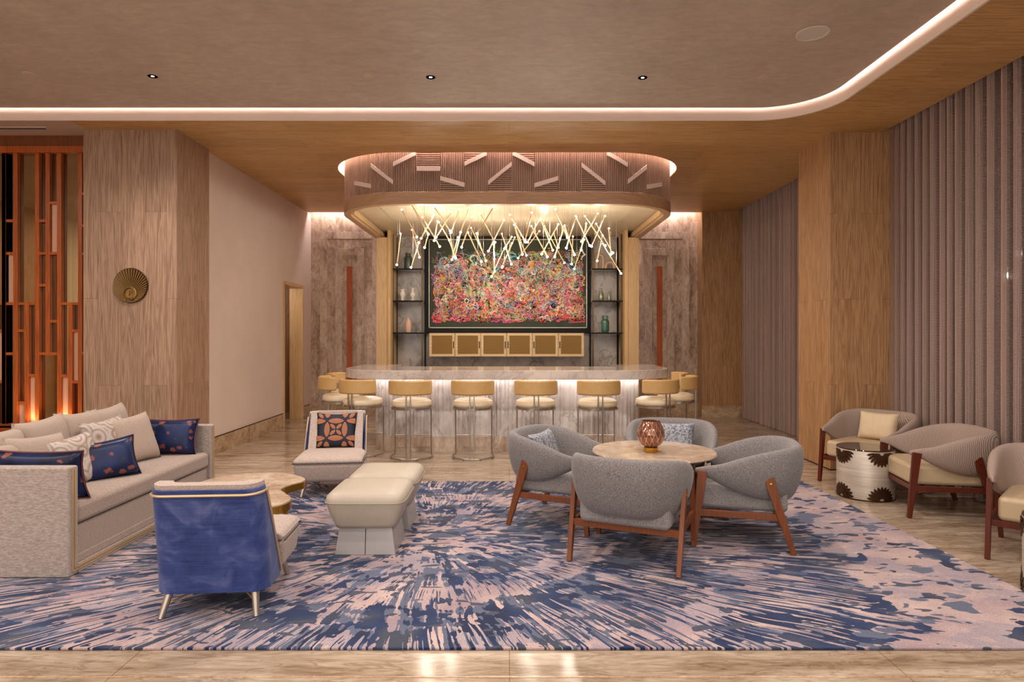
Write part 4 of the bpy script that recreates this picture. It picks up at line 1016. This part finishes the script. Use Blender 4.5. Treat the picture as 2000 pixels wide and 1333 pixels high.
# ---------------------------------------------------------------- accent chairs
def make_accent(outer):
    r = thing('accent_chair', 'x', 'chair', group='low accent chairs with metal legs')
    # wrap-round back: stations along a U plan, leaning back towards the top
    def plan(hwid, yb, yf, rad, n=8):
        p = [(-hwid, yf)]
        for k in range(n+1):
            a = PI+PI/2*k/n; p.append((-hwid+rad+rad*math.cos(a), yb+rad+rad*math.sin(a)))
        for k in range(n+1):
            a = 3*PI/2+PI/2*k/n; p.append((hwid-rad+rad*math.cos(a), yb+rad+rad*math.sin(a)))
        p.append((hwid, yf)); return p
    levels = [(.12, .292, -.285, -.02, .09), (.30, .290, -.305, -.07, .09), (.50, .286, -.345, -.16, .09), (.67, .280, -.383, -.25, .09), (.69, .280, -.386, -.26, .09)]
    def shell(d0, d1, lv, name, mat, bevel=.004):
        bm = bmesh.new()
        O = [[Vector((x, y, z)) for x, y in plan(h-d0, yb+d0, yf, rad-d0*.5)] for z, h, yb, yf, rad in lv]
        I = [[Vector((x, y, z)) for x, y in plan(h-d1, yb+d1, yf, max(rad-d1*.5, .02))] for z, h, yb, yf, rad in lv]
        VO = [[bm.verts.new(p) for p in rr] for rr in O]; VI = [[bm.verts.new(p) for p in rr] for rr in I]; n = len(VO[0])
        for V, fl in ((VO, 0), (VI, 1)):
            for a, b in zip(V, V[1:]):
                for i in range(n-1):
                    q = (a[i], a[i+1], b[i+1], b[i]); bm.faces.new(q[::-1] if fl else q)
        for i in range(n-1):
            bm.faces.new((VO[-1][i], VO[-1][i+1], VI[-1][i+1], VI[-1][i])); bm.faces.new((VI[0][i], VI[0][i+1], VO[0][i+1], VO[0][i]))
        for i in (0, n-1):
            for a, b, c_, d in zip(VO, VO[1:], VI, VI[1:]): bm.faces.new((a[i], b[i], d[i], c_[i]))
        return obj(name, bm, mat, r, smooth=True, bevel=bevel)
    shell(0, .011, levels, 'outer_back', outer, .006)
    inner = [(z+.0 if i < 4 else .714, h, yb, yf+.006, rad) for i, (z, h, yb, yf, rad) in enumerate(levels)]
    inner[3] = (.69,)+inner[3][1:]; inner = [(z, h-.018 if i < 3 else h, yb+(.018 if i < 3 else 0), yf, rad) for i, (z, h, yb, yf, rad) in enumerate(inner)]; inner[0] = (.16,)+inner[0][1:]
    shell(.008, .085, inner, 'inner_back', M['chair_linen'], .012)
    # cap roll
    # gold rail round the back and down the front edges
    bm = bmesh.new(); pts = [(-p[0], p[1]) for p in plan(.287, -.395, -.255, .09)]
    pl_ = plan(.284, -.389, -.255, .09)
    down = lambda sx: [(sx*(.286+.010*(1-zz)), -.02-(-.0)+(-.24)*zz**1.0, .14+.54*zz) for zz in (0, .25, .5, .75)]
    path = down(-1)+[(x, y, .662) for x, y in pl_]+down(1)[::-1]
    tube(bm, path, .007, 8); obj('metal_trim', bm, M['gold'], r, smooth=True)
    # seat
    bm = bmesh.new()
    loft(bm, [[Vector((sx, y, z)) for sx, y in ((-w, yb), (w, yb), (w, yf), (-w, yf))] for z, w, yb, yf in ((.13, .275, -.0, .31), (.17, .295, .0, .34), (.31, .312, -.03, .36))])
    obj('seat_base', bm, M['chair_linen'], r, bevel=.03, seg=4)
    bm = bmesh.new(); loft(bm, [[Vector((sx, y, z)) for sx, y in ((-w, yb), (w, yb), (w, yf), (-w, yf))] for z, w, yb, yf in ((.312, .312, -.04, .362), (.35, .305, -.05, .35), (.38, .25, -.07, .27))])
    obj('seat_cushion', bm, M['chair_linen'], r, bevel=.022, seg=4)
    obj('seat_deck', B((-.205, .205, -.235, .06, .16, .372)), M['chair_linen'], r, bevel=.015)
    bm = bmesh.new(); tube(bm, [(-.315, -.02, .312), (-.316, .34, .312), (-.29, .365, .312), (.29, .365, .312), (.316, .34, .312), (.315, -.02, .312)], .0045, 6); obj('piping', bm, M['piping'], r, smooth=True)
    bm = bmesh.new()
    for sx in (-1, 1):
        tube(bm, [(sx*.262, .0, .14), (sx*.262, -.24, .70)], .004, 6)
    obj('inner_piping', bm, M['piping'], r)
    feet = []
    for sx in (-1, 1):
        for y0, y1 in ((-.235, -.30), (.24, .30)):
            bm = bmesh.new(); tube(bm, [(sx*.215, y0, .15), (sx*.245, y1, 0.0)], .023, 14, r2=.015); obj('leg', bm, M['nickel'], r, smooth=True); feet.append((sx*.235, (y0+y1)/2, .06))
    for a, b in ((0, 3), (1, 2)):
        bm = bmesh.new(); tube(bm, [feet[a], (0, 0, .125), feet[b]], .006, 6); obj('cross_brace', bm, M['gold'], r, smooth=True)
    return r
ac = make_accent(M['velvet']); ac.location = (-1.60, 3.66, ZR); ac.rotation_euler = (0, 0, .07)
ac['label'] = 'accent chair with blue velvet back and gold trim seen from behind'
a2 = copy_tree(ac); a2.location = (-1.70, 6.19, ZR); a2.rotation_euler = (0, 0, PI+.12)
a2['label'] = 'pale grey accent chair with copper petal cushion facing the camera'
# petal cushion
pc = on_chair(a2, .0, -.19, .535)
cu = cushion(.40, .36, .11, M['navy_plain'], pc, a2.rotation_euler[2]+PI, .32, 'navy and maroon cushion with copper petal pattern in the pale accent chair', 'patterned cushion')
def petal_set():
    bm = bmesh.new(); n = 14; w, h, t_ = .40, .36, .11
    def surf(u, v): p = max((1-u**4)*(1-v**4), 0); return t_/2*p**.5
    def leaf(cx, cy, L, wd, ang):
        ring = []
        for k in range(12):
            a = 2*PI*k/12; x = L/2*math.cos(a); y = wd/2*math.copysign(abs(math.sin(a))**1.35, math.sin(a))
            X, Y = cx+x*math.cos(ang)-y*math.sin(ang), cy+x*math.sin(ang)+y*math.cos(ang)
            X = max(min(X, .185), -.185); Y = max(min(Y, .165), -.165)
            ring.append((X, -surf(X/(w/2), Y/(h/2))-.004, Y))
        c = bm.verts.new((cx, -surf(min(abs(cx)/(w/2), .97), min(abs(cy)/(h/2), .97))-.006, cy)); vs = [bm.verts.new(q) for q in ring]
        for a, b in zip(vs, vs[1:]+vs[:1]): bm.faces.new((c, a, b))
    q = .105
    for i in (-1, 0, 1):
        for j in (-1, 1): 
            if abs(i*2*q*.86) < .19: leaf(i*.19*.92, j*.085, .15, .055, 0)
            leaf(j*.085, i*.17*.92, .15 if i == 0 else .08, .055, PI/2)
    for sx in (-1, 1):
        for sy in (-1, 1):
            leaf(sx*.030, sy*.030, .07, .034, PI/4*sx*sy)
            leaf(sx*.150, sy*.140, .07, .034, PI/4*sx*sy)
            leaf(sx*.155, sy*.03, .05, .02, -PI/4*sx*sy) if False else None
    return bm
pt_ = obj('petal_pattern', petal_set(), M['petal'], cu, recalc=True)

# ---------------------------------------------------------------- ottomans
def make_ottoman():
    r = thing('ottoman', 'x', 'ottoman', group='cream leather ottomans pushed together'); L = .278
    bm = bmesh.new()
    secs = [(.185, .205, .22), (.215, .215, .235), (.285, .245, .255), (.355, .268, .272), (.372, .270, .274), (.40, .262, .266), (.425, .235, .24), (.437, .15, .16)]
    rings = []
    for z, hx, hy in secs:
        rr = []
        for k in range(32):
            a = 2*PI*k/32; c, s = math.cos(a), math.sin(a); e_ = .28
            rr.append(Vector((hx*math.copysign(abs(c)**e_, c), hy*math.copysign(abs(s)**e_, s), z)))
        rings.append(rr)
    loft(bm, rings); obj('cushion', bm, M['ott_leather'], r, smooth='all')
    bm = bmesh.new(); rr = []
    for k in range(32):
        a = 2*PI*k/32; c, s = math.cos(a), math.sin(a); rr.append((.272*math.copysign(abs(c)**.28, c), .276*math.copysign(abs(s)**.28, s), .364))
    tube(bm, rr, .0028, 5, closed=True); obj('seam', bm, M['ott_leather'], r, smooth=True)
    for sx in (-1, 1):
        bm = bmesh.new(); loft(bm, [[Vector((sx*.0015, y0_, z)), Vector((sx*w, y0_, z)), Vector((sx*w, y1_, z)), Vector((sx*.0015, y1_, z))] for z, w, y0_, y1_ in ((0, .205, -.20, .20), (.186, .178, -.18, .18))]); obj('base_panel', bm, M['ott_base'], r, bevel=.003)
    return r
ot = make_ottoman(); ot.location = (-.975, 4.52, ZR); ot['label'] = 'cream leather ottoman on flared metal base, nearer of the pair'
o2 = copy_tree(ot); o2.location = (-.965, 5.075, ZR); o2['label'] = 'cream leather ottoman, farther of the pair, by the accent chair'

# ---------------------------------------------------------------- coffee table
cp = [(-1.60, 4.98), (-1.78, 5.12), (-2.05, 5.14), (-2.28, 4.98), (-2.34, 4.70), (-2.28, 4.40), (-2.15, 4.18), (-1.92, 4.07), (-1.66, 4.06), (-1.50, 4.16), (-1.47, 4.32), (-1.56, 4.47), (-1.64, 4.60), (-1.62, 4.74), (-1.56, 4.86)]
outl = closed_cat(cp, 6); ctb = (-1.9, 4.6, ZR)
ct = thing('coffee_table', 'free form marble coffee table with brass edge behind the blue chair', 'table', ctb)
def shrink(o_, k): 
    cx_, cy_ = sum(p[0] for p in o_)/len(o_), sum(p[1] for p in o_)/len(o_); return [(cx_+(x-cx_)*k, cy_+(y-cy_)*k) for x, y in o_]
bm = bmesh.new(); prism(bm, shrink(outl, .985), .375, .395); obj('tabletop', bm, M['table_marble'], ct, base=ctb, bevel=.003)
bm = bmesh.new(); strip(bm, outl+outl[:1], shrink(outl, .975)+shrink(outl, .975)[:1], .335, .385); obj('edge_band', bm, M['brass'], ct, base=ctb, smooth=True)
for k in range(14):
    p = shrink(outl, .62)[int(k*len(outl)/14)]; bm = bmesh.new(); tube(bm, [(p[0], p[1], ZR), (p[0], p[1], .337)], .012, 10); obj('leg', bm, M['brass'], ct, base=ctb, smooth=True)
bm = bmesh.new(); prism(bm, shrink(outl, .66), ZR+.002, ZR+.02); obj('base_plate', bm, M['brass'], ct, base=ctb)

# ---------------------------------------------------------------- sofa
sb_ = (-3.15, 4.88, ZR); sf = thing('sofa', 'beige upholstered sofa with gold inlay lines and many cushions', 'sofa', sb_)
Y0, Y1, XF, XB = 3.906, 5.85, -2.69, -3.66
def sp_(name, bm, mt, par=sf, **k): return obj(name, bm, mt, par, base=sb_, **k)
sp_('arm', B((XB, XF, Y0, Y0+.09, ZR, .69)), M['sofa_outer'], bevel=.012)
sp_('arm', B((XB, XF, Y1-.09, Y1, ZR, .69)), M['sofa_outer'], bevel=.012)
sp_('back', B((XB, XB+.12, Y0+.09, Y1-.09, ZR, .69)), M['sofa'], bevel=.012)
sp_('base', B((XB+.12, XF-.03, Y0+.09, Y1-.09, .07, .305)), M['sofa'], bevel=.008)
sp_('plinth', B((XB+.12, XF, Y0+.09, Y1-.09, ZR, .075)), M['sofa_outer'], bevel=.006)
sp_('bottom_step', B((XF-.03, XF-.012, Y0+.09, Y1-.09, .075, .125)), M['sofa'], bevel=.006)
sp_('seat_cushion', B((XB+.12, XF-.004, Y0+.095, Y1-.095, .312, .45)), M['sofa'], bevel=.04, seg=5)
for k, dz in enumerate((.028, .046)):
    bm = bmesh.new(); off_ = .038 + .022*k
    ya, yb_ = Y0+off_*.9, Y1-off_*.9; zb_ = ZR+dz
    x_ = XF+.001
    box(bm, x_-.003, x_+.004, ya-.0055, ya+.0055, zb_, .69-.02); box(bm, x_-.003, x_+.004, yb_-.0055, yb_+.0055, zb_, .69-.02); box(bm, x_-.003, x_+.003, ya, yb_, zb_-.0055, zb_+.0055)
    sp_('gold_inlay', bm, M['gold'])
gs = 'cushions on the sofa'
# backs: face +X -> rz = +90deg
QX = PI/2
for i, (y, lab) in enumerate([(4.30, 'large beige back cushion nearest the near arm of the sofa'), (4.74, 'large beige back cushion, second from the near arm of the sofa'), (5.14, 'large beige back cushion, third from the near arm of the sofa'), (5.52, 'large beige back cushion at the far end of the sofa, farthest from the camera')]):
    cushion(.50, .46, .17, M['cushion_beige'], (-3.44, y, .655+(.01 if i else -.02)), QX, .22, lab, gs, roll=.04*(-1)**i)
cushion(.44, .42, .15, M['cushion_beige'], (-3.26, 4.14, .60), QX-.2, .34, 'crumpled beige cushion by the near sofa arm, at the left photo edge', gs)
cushion(.42, .42, .15, M['cushion_beige'], (-3.20, 4.36, .62), QX-.25, .34, 'beige cushion in front, between the near arm and the swirl cushion', gs, roll=.05)
cushion(.40, .38, .14, M['swirl'], (-3.10, 4.55, .60), QX-.25, .34, 'swirl patterned cushion nearer the camera, left of the navy cushion', gs, roll=-.08)
cushion(.42, .40, .14, M['swirl'], (-3.23, 5.14, .635), QX-.2, .30, 'swirl patterned cushion behind the navy cushion', gs, roll=-.05)
cushion(.42, .42, .15, M['cushion_beige'], (-3.14, 5.33, .63), QX-.35, .34, 'beige cushion right of the navy cushion in the middle of the sofa', gs, roll=-.08)
cushion(.42, .30, .15, M['navy'], (-2.98, 4.72, .575), QX-.85, .30, 'shiny navy cushion with rust blossoms in the middle of the sofa', gs, roll=-.12, piping=M['navy_plain'])
cushion(.52, .32, .15, M['navy'], (-3.02, 5.66, .60), .03, .22, 'shiny navy lumbar cushion against the far sofa arm', gs, piping=M['piping_rust'])
cushion(.60, .32, .15, M['navy'], (-3.0, 4.10, .61), PI-.03, .2, 'shiny navy lumbar cushion against the near sofa arm', gs, piping=M['piping_rust'])
